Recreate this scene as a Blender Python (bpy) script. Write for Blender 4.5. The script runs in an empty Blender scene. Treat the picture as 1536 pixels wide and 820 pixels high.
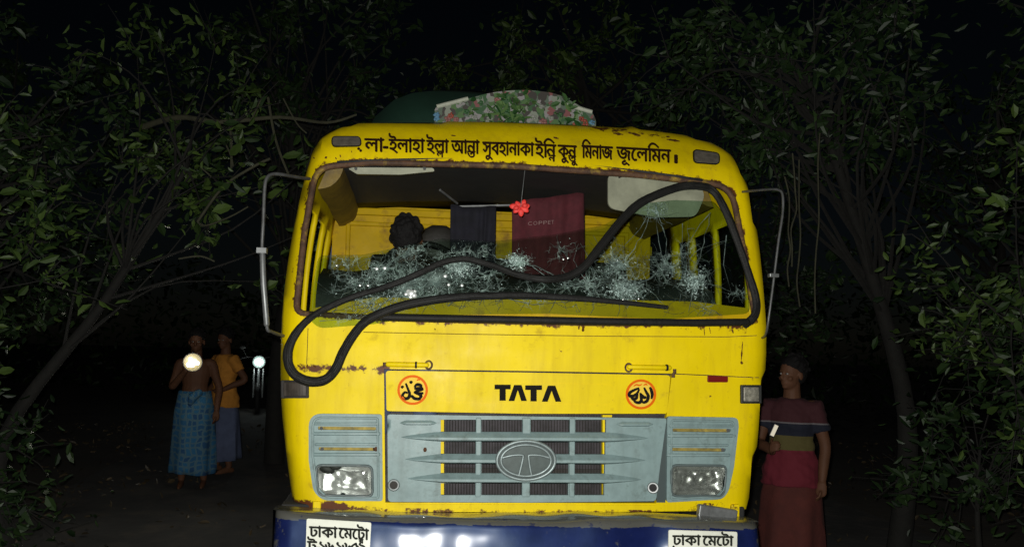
import bpy, bmesh, math, random
from mathutils import Vector, Matrix, Euler, noise
from mathutils.geometry import delaunay_2d_cdt
R = math.radians
PI = math.pi
rnd = random.Random(7)
C = bpy.context.scene.collection
scn = bpy.context.scene

# ------------------------------------------------------------------ camera, world, lights, exposure
FPX, PCX, PCY = 1196.0, 735.0, 483.0          # focal length and principal point in photograph pixels (1536 wide)
CAM_LOC = Vector((0, 0, 1.64))
CAM_ROT = (Matrix.Rotation(R(92.1), 4, 'X') @ Matrix.Rotation(R(1.5), 4, 'Z'))
cd = bpy.data.cameras.new('camera')
cam = bpy.data.objects.new('camera', cd)
C.objects.link(cam)
cam.matrix_world = Matrix.Translation(CAM_LOC) @ CAM_ROT
cd.sensor_width = 36
cd.lens = 36 * FPX / 1536
cd.shift_x = (768 - PCX) / 1536
cd.shift_y = (PCY - 410) / 1536
cd.clip_start = 0.05
cd.clip_end = 1000
scn.camera = cam

world = bpy.data.worlds.new("World")
scn.world = world
world.use_nodes = True
wn = world.node_tree.nodes
bg = wn['Background']
sky = wn.new('ShaderNodeTexSky')
sky.sky_type = 'NISHITA'
sky.sun_disc = False
sky.sun_elevation = R(25)
sky.sun_rotation = R(200)
world.node_tree.links.new(sky.outputs[0], bg.inputs[0])
bg.inputs[1].default_value = 0.0004

sd = bpy.data.lights.new('moonlight', 'SUN')
sd.energy = 0.006
sd.angle = R(0.5)
sd.color = (1.0, 0.95, 0.88)
so = bpy.data.objects.new('moonlight', sd)
C.objects.link(so)
so.rotation_euler = (R(65), 0, R(160))

fl = bpy.data.lights.new('phone_flash', 'POINT')      # the photographer's flash, just above the lens
fl.energy = 700
fl.shadow_soft_size = 0.02
fl.color = (1.0, 0.985, 0.93)
flo = bpy.data.objects.new('phone_flash', fl)
C.objects.link(flo)
flo.location = CAM_LOC + Vector((-0.03, 0.01, 0.05))

vs = scn.view_settings
vs.view_transform = 'Standard'
vs.look = 'None'
vs.exposure = 0
vs.gamma = 1
vs.use_curve_mapping = False
scn.cycles.max_bounces = 6
scn.cycles.transparent_max_bounces = 16
scn.cycles.caustics_reflective = False
scn.cycles.caustics_refractive = False
scn.cycles.sample_clamp_indirect = 4.0

# ------------------------------------------------------------------ materials
def mat(name, col, rough=0.5, metal=0.0, var=0.0, vscale=6.0, dirt=None, dirt_amt=0.0, dscale=4.0, bump=0.0, bscale=40.0,
        coat=0.0, emit=None, estr=0.0, wear=None, spec=0.5, streak=None):
    m = bpy.data.materials.new(name)
    m.use_nodes = True
    nt = m.node_tree
    b = nt.nodes['Principled BSDF']
    b.inputs['Roughness'].default_value = rough
    b.inputs['Metallic'].default_value = metal
    b.inputs['Coat Weight'].default_value = coat
    b.inputs['Coat Roughness'].default_value = 0.12
    b.inputs['Specular IOR Level'].default_value = spec
    L = nt.links.new
    tc = nt.nodes.new('ShaderNodeTexCoord')
    def noise_fac(scale, lo, hi, detail=6, rg=0.6):
        n = nt.nodes.new('ShaderNodeTexNoise')
        n.inputs['Scale'].default_value = scale
        n.inputs['Detail'].default_value = detail
        n.inputs['Roughness'].default_value = rg
        L(tc.outputs['Object'], n.inputs['Vector'])
        mr = nt.nodes.new('ShaderNodeMapRange')
        mr.inputs['From Min'].default_value = lo
        mr.inputs['From Max'].default_value = hi
        L(n.outputs['Fac'], mr.inputs['Value'])
        return mr.outputs['Result']
    def mix(fac, a, bcol):
        x = nt.nodes.new('ShaderNodeMix')
        x.data_type = 'RGBA'
        L(fac, x.inputs['Factor'])
        for s, v in ((x.inputs['A'], a), (x.inputs['B'], bcol)):
            if isinstance(v, tuple): s.default_value = (*v, 1)
            else: L(v, s)
        return x.outputs['Result']
    cur = tuple(col)
    if var > 0:
        cur = mix(noise_fac(vscale, 0.3, 0.7), tuple(c * (1 - var) for c in col), tuple(min(1, c * (1 + var * 0.5)) for c in col))
    if streak is not None:
        mp = nt.nodes.new('ShaderNodeMapping'); mp.inputs['Scale'].default_value = (9, 9, 1.1)
        L(tc.outputs['Object'], mp.inputs[0])
        n = nt.nodes.new('ShaderNodeTexNoise'); n.inputs['Scale'].default_value = 1.6; n.inputs['Detail'].default_value = 7; n.inputs['Roughness'].default_value = .65
        L(mp.outputs[0], n.inputs['Vector'])
        mr = nt.nodes.new('ShaderNodeMapRange'); mr.inputs['From Min'].default_value = .48; mr.inputs['From Max'].default_value = .78; mr.inputs['To Max'].default_value = .42
        L(n.outputs['Fac'], mr.inputs['Value'])
        cur = mix(mr.outputs['Result'], cur, tuple(streak))
        fine = noise_fac(38, .60, .74, 5, .6)
        ml = nt.nodes.new('ShaderNodeMath'); ml.operation = 'MULTIPLY'; ml.inputs[1].default_value = .30
        L(fine, ml.inputs[0])
        cur = mix(ml.outputs[0], cur, tuple(streak))
    if dirt is not None:
        f = noise_fac(dscale, 0.62 - dirt_amt * 0.25, 0.80 - dirt_amt * 0.1, 8, 0.68)
        cur = mix(f, cur, tuple(dirt))
    if wear is not None:
        at = nt.nodes.new('ShaderNodeAttribute')
        at.attribute_name = 'wear'
        n2 = noise_fac(22, 0.35, 0.7, 8, 0.7)
        mu = nt.nodes.new('ShaderNodeMath'); mu.operation = 'MULTIPLY_ADD'
        L(at.outputs['Fac'], mu.inputs[0]); mu.inputs[1].default_value = 1.35
        sub = nt.nodes.new('ShaderNodeMath'); sub.operation = 'SUBTRACT'
        L(n2, sub.inputs[0]); sub.inputs[1].default_value = 1.05
        L(sub.outputs[0], mu.inputs[2])
        mr = nt.nodes.new('ShaderNodeMapRange')
        mr.inputs['From Min'].default_value = 0.0
        mr.inputs['From Max'].default_value = 0.25
        L(mu.outputs[0], mr.inputs['Value'])
        cur = mix(mr.outputs['Result'], cur, tuple(wear))
        sp = noise_fac(13, 0.71, 0.75, 6, 0.6)
        cur = mix(sp, cur, tuple(wear))
    if isinstance(cur, tuple): b.inputs['Base Color'].default_value = (*cur, 1)
    else: L(cur, b.inputs['Base Color'])
    if rough < 0.6:
        rf = noise_fac(5.0, 0.3, 0.75)
        mm = nt.nodes.new('ShaderNodeMapRange')
        mm.inputs['To Min'].default_value = rough * 0.8
        mm.inputs['To Max'].default_value = min(1, rough * 1.35)
        L(rf, mm.inputs['Value'])
        L(mm.outputs['Result'], b.inputs['Roughness'])
    if bump > 0:
        n = nt.nodes.new('ShaderNodeTexNoise')
        n.inputs['Scale'].default_value = bscale
        n.inputs['Detail'].default_value = 5
        L(tc.outputs['Object'], n.inputs['Vector'])
        bp = nt.nodes.new('ShaderNodeBump')
        bp.inputs['Strength'].default_value = bump
        bp.inputs['Distance'].default_value = 0.01
        L(n.outputs['Fac'], bp.inputs['Height'])
        L(bp.outputs['Normal'], b.inputs['Normal'])
    if emit:
        b.inputs['Emission Color'].default_value = (*emit, 1)
        b.inputs['Emission Strength'].default_value = estr
    return m

RUST = (0.10, 0.032, 0.010)
M = {}
M['yellow'] = mat('yellow_truck_paint', (0.81, 0.612, 0.0004), 0.5, var=0.12, vscale=2.2, dirt=(0.30, 0.17, 0.02), dirt_amt=0.05, dscale=5, streak=(0.42, 0.27, 0.01),
                  bump=0.30, bscale=5, coat=0.0, spec=0.22, wear=RUST)
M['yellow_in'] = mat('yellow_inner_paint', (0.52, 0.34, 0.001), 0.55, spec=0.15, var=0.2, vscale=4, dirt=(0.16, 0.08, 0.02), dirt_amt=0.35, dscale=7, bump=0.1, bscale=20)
M['streak'] = mat('rust_stain', (0.13, 0.055, 0.012), 0.9, spec=.1, var=.5, vscale=30)
M['slot'] = mat('grimy_shaded_yellow', (0.36, 0.27, 0.05), 0.7, var=.5, vscale=25, streak=(0.10, 0.09, 0.05), dirt=(0.04, 0.04, 0.03), dirt_amt=.4, dscale=18)  # dull yellow, the shade inside the slots put into its colour
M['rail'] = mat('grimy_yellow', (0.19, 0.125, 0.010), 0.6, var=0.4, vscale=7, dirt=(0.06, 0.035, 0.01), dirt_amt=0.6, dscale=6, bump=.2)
M['rust'] = mat('rusty_frame', (0.085, 0.04, 0.018), 0.75, var=0.6, vscale=18, dirt=(0.40, 0.27, 0.02), dirt_amt=0.35, dscale=12, bump=0.4, bscale=60)
M['grey'] = mat('grey_blue_grille_paint', (0.23, 0.325, 0.325), 0.45, var=0.25, vscale=9, streak=(0.10, 0.13, 0.115), dirt=(0.06, 0.075, 0.065), dirt_amt=0.32, dscale=9, bump=0.08, bscale=30)
M['black'] = mat('black_rubber', (0.013, 0.013, 0.012), 0.6, spec=0.2, var=0.3, vscale=20, bump=0.25, bscale=90)
M['dark'] = mat('dark_recess', (0.012, 0.012, 0.012), 0.8)
M['liner'] = mat('black_headliner', (0.022, 0.023, 0.022), 0.75, var=0.3, vscale=8, bump=0.2, bscale=40)
M['letter'] = mat('brown_black_lettering', (0.032, 0.013, 0.006), 0.85, spec=0.05, var=0.4, vscale=30)
M['badge'] = mat('black_badge', (0.012, 0.011, 0.010), 0.85, spec=0.05)
M['chrome'] = mat('dull_chrome', (0.27, 0.33, 0.33), 0.42, metal=0.45, var=0.25, vscale=30)
M['reflector'] = mat('lamp_reflector', (1.0, 1.0, 1.0), 0.30, metal=0.86, var=0.12, vscale=40)
M['reflector_dull'] = mat('dull_lamp_reflector', (0.92, 0.94, 0.90), 0.24, metal=0.88, var=0.3, vscale=40)
M['steel'] = mat('bare_grey_steel', (0.20, 0.21, 0.21), 0.4, metal=0.5, var=0.3, vscale=20)
M['arm'] = mat('tarnished_arm', (0.085, 0.088, 0.088), 0.45, metal=0.3, var=0.4, vscale=20)
M['blue'] = mat('dark_blue_bumper_paint', (0.008, 0.014, 0.075), 0.17, var=0.4, vscale=7, dirt=(0.07, 0.07, 0.075), dirt_amt=0.0, dscale=8, bump=0.12, bscale=9, coat=0.25, wear=(0.085, 0.085, 0.075))
M['plate'] = mat('white_plate_paint', (0.72, 0.74, 0.64), 0.5, var=0.12, vscale=14, dirt=(0.35, 0.36, 0.30), dirt_amt=0.1, dscale=16)
M['plate_ink'] = mat('plate_ink', (0.02, 0.022, 0.018), 0.85, spec=0.05)
M['orange'] = mat('orange_ring', (0.72, 0.13, 0.002), 0.6, spec=0.1)
M['cream'] = mat('cream_disc', (0.82, 0.56, 0.06), 0.6, spec=0.1)
M['red'] = mat('red_lens', (0.16, 0.010, 0.008), 0.3)
M['redflower'] = mat('red_flower', (0.85, 0.05, 0.04), 0.6, var=0.25, vscale=60)
M['lens_dark'] = mat('dusty_dark_lens', (0.14, 0.125, 0.10), 0.5, var=0.4, vscale=25)
M['lens_brown'] = mat('dark_brown_lens', (0.055, 0.045, 0.036), 0.5, var=.4, vscale=25)
M['lens_clear'] = mat('dusty_clear_lens', (0.26, 0.25, 0.20), 0.3, var=0.6, vscale=60)
M['lamp_hole'] = mat('lamp_shell', (0.10, 0.13, 0.13), 0.4)
M['visor'] = mat('pale_sun_visor', (0.27, 0.28, 0.20), 0.5, var=0.3, vscale=9, bump=0.15, bscale=25)
M['maroon'] = mat('maroon_cloth', (0.085, 0.012, 0.018), 0.9, var=0.3, vscale=18, bump=0.3, bscale=60)
M['navy'] = mat('navy_cloth', (0.007, 0.007, 0.014), 0.9, var=0.5, vscale=14, bump=0.3, bscale=60)
M['print'] = mat('pale_print', (0.22, 0.13, 0.125), 0.8)
M['seat'] = mat('brown_seat_vinyl', (0.022, 0.020, 0.016), 0.6, var=0.35, vscale=12, bump=0.2)
M['dash'] = mat('black_dashboard', (0.016, 0.018, 0.016), 0.6, var=0.4, vscale=12, bump=0.2)
M['radiator'] = mat('dark_radiator', (0.035, 0.03, 0.035), 0.7, var=0.7, vscale=16)
M['crack'] = mat('fractured_glass_edge', (0.30, 0.40, 0.37), 0.35, var=0.7, vscale=30)
M['crush'] = mat('crushed_glass', (0.46, 0.60, 0.56), 0.3, var=0.4, vscale=50)
M['shine'] = mat('glint_chip', (0.85, 0.9, 0.87), 0.22, metal=0.5)
M['tarp'] = mat('dark_green_tarpaulin', (0.012, 0.045, 0.028), 0.7, var=0.3, vscale=3, bump=0.2, bscale=8)
M['body_blue'] = mat('cargo_body_blue', (0.02, 0.04, 0.13), 0.5, var=0.35, vscale=5, dirt=(0.08, 0.06, 0.04), dirt_amt=0.3)
M['tyre'] = mat('tyre_rubber', (0.02, 0.02, 0.02), 0.85, bump=0.3)
M['chassis'] = mat('chassis_dirt', (0.03, 0.027, 0.024), 0.8, var=0.4, bump=0.3)
M['trim'] = mat('white_trim', (0.34, 0.36, 0.29), 0.6, var=0.3, vscale=20)
M['skin'] = mat('brown_skin', (0.10, 0.045, 0.024), 0.65, spec=0.2, var=0.15, vscale=12)
M['hair'] = mat('black_hair', (0.006, 0.0055, 0.0055), 0.8, spec=0.2, bump=0.8, bscale=120)
M['eye'] = mat('eye_white', (0.28, 0.26, 0.24), 0.6, spec=0.1)
M['orange_cloth'] = mat('orange_cloth', (0.46, 0.19, 0.022), 0.9, var=0.2, vscale=10, bump=0.3)
M['greyblue_cloth'] = mat('grey_blue_cloth', (0.07, 0.09, 0.16), 0.9, var=0.3, bump=0.3)
M['redbrown_cloth'] = mat('red_brown_cloth', (0.070, 0.012, 0.008), 0.9, var=0.3, vscale=8, bump=0.3)
M['darkshirt'] = mat('dark_shirt', (0.02, 0.02, 0.025), 0.9, var=0.3)
M['bark'] = mat('bark', (0.008, 0.0075, 0.0055), 0.9, var=0.5, vscale=12, bump=0.8, bscale=30)
M['twig'] = mat('twig_bark', (0.045, 0.045, 0.024), 0.9, var=0.4, vscale=12)
M['torch_plastic'] = mat('torch_plastic', (0.03, 0.03, 0.035), 0.4)
M['torch_lamp'] = mat('lit_torch_lamp', (1, 1, 1), 0.4, emit=(1.0, 0.98, 0.80), estr=9)
M['torch_bowl'] = mat('torch_bowl_glow', (.16, .13, .06), 0.4, emit=(1.0, 0.86, 0.42), estr=.16)  # the bowl's own glow imitates the soft halo around the lamp
M['bike_bowl'] = mat('headlamp_bowl_glow', (.10, .13, .12), 0.4, emit=(0.55, 0.95, 0.85), estr=.12)  # faint glow put into the bowl for the headlamp's halo
M['bike_lamp'] = mat('lit_headlamp', (1, 1, 1), 0.4, emit=(0.88, 1.0, 0.96), estr=9)
M['bike_paint'] = mat('bike_paint', (0.02, 0.02, 0.03), 0.3, coat=0.4)
M['fence_wood'] = mat('old_timber', (0.09, 0.075, 0.055), 0.9, var=0.4, bump=0.4)

def leaf_mat(name, a, b):
    m = bpy.data.materials.new(name); m.use_nodes = True
    nt = m.node_tree; p = nt.nodes['Principled BSDF']
    at = nt.nodes.new('ShaderNodeAttribute'); at.attribute_name = 'tint'
    x = nt.nodes.new('ShaderNodeMix'); x.data_type = 'RGBA'
    x.inputs['A'].default_value = (*a, 1); x.inputs['B'].default_value = (*b, 1)
    nt.links.new(at.outputs['Fac'], x.inputs['Factor'])
    nt.links.new(x.outputs['Result'], p.inputs['Base Color'])
    p.inputs['Roughness'].default_value = 0.5
    p.inputs['Specular IOR Level'].default_value = 0.3
    return m
M['leaf'] = leaf_mat('green_leaves', (0.012, 0.028, 0.007), (0.060, 0.10, 0.020))
M['leaf_dark'] = leaf_mat('dark_leaves', (0.006, 0.016, 0.005), (0.026, 0.052, 0.014))
M['leaf_garland'] = leaf_mat('garland_leaves', (0.015, 0.06, 0.015), (0.09, 0.16, 0.05))
M['leaf_dry'] = leaf_mat('dry_leaves', (0.03, 0.024, 0.014), (0.09, 0.065, 0.035))

def glass_mat(name, tint, gloss):
    m = bpy.data.materials.new(name); m.use_nodes = True
    nt = m.node_tree
    for n in list(nt.nodes):
        if n.type != 'OUTPUT_MATERIAL': nt.nodes.remove(n)
    out = [n for n in nt.nodes if n.type == 'OUTPUT_MATERIAL'][0]
    t = nt.nodes.new('ShaderNodeBsdfTransparent'); t.inputs[0].default_value = (*tint, 1)
    g = nt.nodes.new('ShaderNodeBsdfGlossy'); g.inputs['Roughness'].default_value = 0.08
    fr = nt.nodes.new('ShaderNodeFresnel'); fr.inputs[0].default_value = gloss
    mx = nt.nodes.new('ShaderNodeMixShader')
    nt.links.new(fr.outputs[0], mx.inputs[0]); nt.links.new(t.outputs[0], mx.inputs[1]); nt.links.new(g.outputs[0], mx.inputs[2])
    nt.links.new(mx.outputs[0], out.inputs[0])
    return m
M['glass'] = glass_mat('greenish_window_glass', (0.80, 0.87, 0.82), 1.3)
def crazed():
    m = M['glass']; nt = m.node_tree; L = nt.links.new
    out = [n for n in nt.nodes if n.type == 'OUTPUT_MATERIAL'][0]
    base = out.inputs[0].links[0].from_socket
    d = nt.nodes.new('ShaderNodeBsdfPrincipled'); d.inputs['Base Color'].default_value = (0.40, 0.52, 0.48, 1); d.inputs['Roughness'].default_value = .4
    tc = nt.nodes.new('ShaderNodeTexCoord')
    at = nt.nodes.new('ShaderNodeAttribute'); at.attribute_name = 'damage'
    nz = nt.nodes.new('ShaderNodeTexNoise'); nz.inputs['Scale'].default_value = 12; nz.inputs['Detail'].default_value = 3
    L(tc.outputs['Object'], nz.inputs['Vector'])
    mv = nt.nodes.new('ShaderNodeMix'); mv.data_type = 'RGBA'; mv.inputs['Factor'].default_value = .12
    L(tc.outputs['Object'], mv.inputs['A']); L(nz.outputs['Color'], mv.inputs['B'])
    tot = None
    def M_(op, a, b):
        x = nt.nodes.new('ShaderNodeMath'); x.operation = op
        for s_, v in ((x.inputs[0], a), (x.inputs[1], b)):
            if isinstance(v, (int, float)): s_.default_value = v
            else: L(v, s_)
        return x.outputs[0]
    for sc, wd, lo, hi, amt in ((15, .028, .12, .5, .62), (34, .05, .35, .9, .58), (80, .09, .7, 1.2, .5)):
        v = nt.nodes.new('ShaderNodeTexVoronoi'); v.feature = 'DISTANCE_TO_EDGE'; v.inputs['Scale'].default_value = sc
        L(mv.outputs['Result'], v.inputs['Vector'])
        ln = nt.nodes.new('ShaderNodeMapRange'); ln.inputs['From Min'].default_value = 0; ln.inputs['From Max'].default_value = wd; ln.inputs['To Min'].default_value = 1; ln.inputs['To Max'].default_value = 0
        L(v.outputs['Distance'], ln.inputs['Value'])
        mk = nt.nodes.new('ShaderNodeMapRange'); mk.inputs['From Min'].default_value = lo; mk.inputs['From Max'].default_value = hi
        n2 = nt.nodes.new('ShaderNodeTexNoise'); n2.inputs['Scale'].default_value = 9; n2.inputs['Detail'].default_value = 4
        L(tc.outputs['Object'], n2.inputs['Vector'])
        L(M_('MULTIPLY', at.outputs['Fac'], M_('MULTIPLY', n2.outputs['Fac'], 2.0)), mk.inputs['Value'])
        f = M_('MULTIPLY', M_('MULTIPLY', ln.outputs['Result'], mk.outputs['Result']), amt)
        tot = f if tot is None else M_('MAXIMUM', tot, f)
    mist = nt.nodes.new('ShaderNodeMapRange'); mist.inputs['From Min'].default_value = .75; mist.inputs['From Max'].default_value = 1.5; mist.inputs['To Max'].default_value = .5
    L(M_('MULTIPLY', at.outputs['Fac'], M_('MULTIPLY', nz.outputs['Fac'], 2.0)), mist.inputs['Value'])
    tot = M_('MAXIMUM', tot, mist.outputs['Result'])
    mx = nt.nodes.new('ShaderNodeMixShader')
    L(tot, mx.inputs[0]); L(base, mx.inputs[1]); L(d.outputs[0], mx.inputs[2]); L(mx.outputs[0], out.inputs[0])
crazed()
M['lens'] = glass_mat('clear_lamp_glass', (0.93, 0.95, 0.93), 1.45)

def pattern_mat():
    m = bpy.data.materials.new('painted_flowers'); m.use_nodes = True
    nt = m.node_tree; p = nt.nodes['Principled BSDF']; L = nt.links.new
    tc = nt.nodes.new('ShaderNodeTexCoord')
    v = nt.nodes.new('ShaderNodeTexVoronoi'); v.inputs['Scale'].default_value = 34
    n = nt.nodes.new('ShaderNodeTexNoise'); n.inputs['Scale'].default_value = 20; n.inputs['Detail'].default_value = 3
    ad = nt.nodes.new('ShaderNodeMix'); ad.data_type = 'RGBA'; ad.inputs['Factor'].default_value = 0.06
    L(tc.outputs['Object'], n.inputs['Vector'])
    L(tc.outputs['Object'], ad.inputs['A']); L(n.outputs['Color'], ad.inputs['B'])
    L(ad.outputs['Result'], v.inputs['Vector'])
    sep = nt.nodes.new('ShaderNodeSeparateColor'); L(v.outputs['Color'], sep.inputs[0])
    r = nt.nodes.new('ShaderNodeValToRGB'); r.color_ramp.interpolation = 'CONSTANT'
    cols = [(0, (0.02, 0.07, 0.02)), (0.2, (0.17, 0.19, 0.15)), (0.34, (0.03, 0.025, 0.02)), (0.54, (0.05, 0.11, 0.03)),
            (0.68, (0.20, 0.19, 0.19)), (0.80, (0.07, 0.10, 0.07)), (0.96, (0.16, 0.05, 0.05))]
    r.color_ramp.elements[0].position = 0; r.color_ramp.elements[0].color = (*cols[0][1], 1)
    r.color_ramp.elements[1].position = cols[1][0]; r.color_ramp.elements[1].color = (*cols[1][1], 1)
    for pos, c in cols[2:]:
        e = r.color_ramp.elements.new(pos); e.color = (*c, 1)
    L(sep.outputs[0], r.inputs[0]); L(r.outputs[0], p.inputs['Base Color'])
    p.inputs['Roughness'].default_value = 0.6
    return m
M['floral'] = pattern_mat()

def ground_mat(name, a, b, c):
    m = mat(name, a, 0.9, var=0.5, vscale=1.5, dirt=b, dirt_amt=0.5, dscale=3, bump=0.8, bscale=12)
    return m
M['ground'] = ground_mat('dark_earth', (0.05, 0.042, 0.032), (0.025, 0.03, 0.015), None)
M['road'] = ground_mat('worn_asphalt', (0.045, 0.044, 0.042), (0.075, 0.062, 0.045), None)

def check_mat(name, a, b, c):
    m = bpy.data.materials.new(name); m.use_nodes = True
    nt = m.node_tree; p = nt.nodes['Principled BSDF']; L = nt.links.new
    tc = nt.nodes.new('ShaderNodeTexCoord')
    bk = nt.nodes.new('ShaderNodeTexBrick')
    bk.offset = 0
    bk.inputs['Color1'].default_value = (*a, 1); bk.inputs['Color2'].default_value = (*b, 1); bk.inputs['Mortar'].default_value = (*c, 1)
    bk.inputs['Scale'].default_value = 9; bk.inputs['Mortar Size'].default_value = 0.08
    bk.inputs['Brick Width'].default_value = 0.5; bk.inputs['Row Height'].default_value = 0.5
    mp = nt.nodes.new('ShaderNodeMapping'); mp.inputs['Rotation'].default_value = (R(90), 0, 0)
    nz = nt.nodes.new('ShaderNodeTexNoise'); nz.inputs['Scale'].default_value = 7; L(tc.outputs['Object'], nz.inputs['Vector'])
    mxv = nt.nodes.new('ShaderNodeMix'); mxv.data_type = 'RGBA'; mxv.inputs['Factor'].default_value = .10
    L(tc.outputs['Object'], mxv.inputs['A']); L(nz.outputs['Color'], mxv.inputs['B'])
    L(mxv.outputs['Result'], mp.inputs[0]); L(mp.outputs[0], bk.inputs['Vector'])
    L(bk.outputs['Color'], p.inputs['Base Color']); p.inputs['Roughness'].default_value = 0.9
    return m
M['lungi_blue'] = check_mat('blue_check_cloth', (0.012, 0.06, 0.15), (0.02, 0.12, 0.24), (0.06, 0.13, 0.18))

def stripe_mat(name, stops):
    """horizontal stripes by height in the garment's own space"""
    m = bpy.data.materials.new(name); m.use_nodes = True
    nt = m.node_tree; p = nt.nodes['Principled BSDF']; L = nt.links.new
    tc = nt.nodes.new('ShaderNodeTexCoord'); sp = nt.nodes.new('ShaderNodeSeparateXYZ')
    L(tc.outputs['Object'], sp.inputs[0])
    mr = nt.nodes.new('ShaderNodeMapRange'); mr.inputs['From Min'].default_value = 0.8; mr.inputs['From Max'].default_value = 1.5
    L(sp.outputs['Z'], mr.inputs['Value'])
    r = nt.nodes.new('ShaderNodeValToRGB'); r.color_ramp.interpolation = 'CONSTANT'
    for i, (z, c) in enumerate(stops):
        pos = max(0, (z - 0.8) / 0.7)
        e = r.color_ramp.elements[i] if i < 2 else r.color_ramp.elements.new(pos)
        e.position = pos; e.color = (*c, 1)
    L(mr.outputs['Result'], r.inputs[0]); L(r.outputs[0], p.inputs['Base Color'])
    p.inputs['Roughness'].default_value = 0.9
    return m
M['polo'] = stripe_mat('striped_polo', [(0.8, (0.11, 0.006, 0.015)), (1.045, (0.075, 0.062, 0.015)), (1.15, (0.004, 0.006, 0.016)),
                                         (1.235, (0.11, 0.10, 0.105)), (1.247, (0.038, 0.006, 0.009))])

pb = M['blue'].node_tree.nodes['Principled BSDF']
for l_ in list(pb.inputs['Roughness'].links): M['blue'].node_tree.links.remove(l_)
pb.inputs['Roughness'].default_value = .38
pb.inputs['Specular IOR Level'].default_value = .22
pb.inputs['Specular Tint'].default_value = (.35, .60, 1, 1)
pb.inputs['Coat Weight'].default_value = 1.0
pb.inputs['Coat Roughness'].default_value = .13

# ------------------------------------------------------------------ object helpers
def link(o, parent=None):
    C.objects.link(o)
    if parent is not None: o.parent = parent
    return o

def empty(name, label=None, cat=None, loc=(0, 0, 0), rotz=0, group=None):
    o = bpy.data.objects.new(name, None)
    C.objects.link(o)
    o.location = loc; o.rotation_euler = (0, 0, rotz)
    if label: o['label'] = label
    if cat: o['category'] = cat
    if group: o['group'] = group
    return o

def tag(o, label=None, cat=None, group=None, kind=None):
    if label: o['label'] = label
    if cat: o['category'] = cat
    if group: o['group'] = group
    if kind: o['kind'] = kind
    return o

def mesh_obj(name, verts, faces, m, parent=None, smooth=None, bevel=0, seg=2, solid=0):
    me = bpy.data.meshes.new(name)
    me.from_pydata([tuple(v) for v in verts], [], faces)
    me.materials.append(m)
    me.update()
    bm = bmesh.new(); bm.from_mesh(me)
    bmesh.ops.remove_doubles(bm, verts=bm.verts, dist=1e-5)
    bmesh.ops.recalc_face_normals(bm, faces=bm.faces)
    bm.to_mesh(me); bm.free()
    if smooth is not None:
        for p in me.polygons: p.use_smooth = True
        me.set_sharp_from_angle(angle=R(smooth))
    o = bpy.data.objects.new(name, me)
    link(o, parent)
    if solid:
        s = o.modifiers.new('solid', 'SOLIDIFY'); s.thickness = solid; s.offset = 0
    if bevel:
        b = o.modifiers.new('bevel', 'BEVEL'); b.width = bevel; b.segments = seg; b.limit_method = 'ANGLE'; b.angle_limit = R(40)
        b.harden_normals = False
    return o

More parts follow.
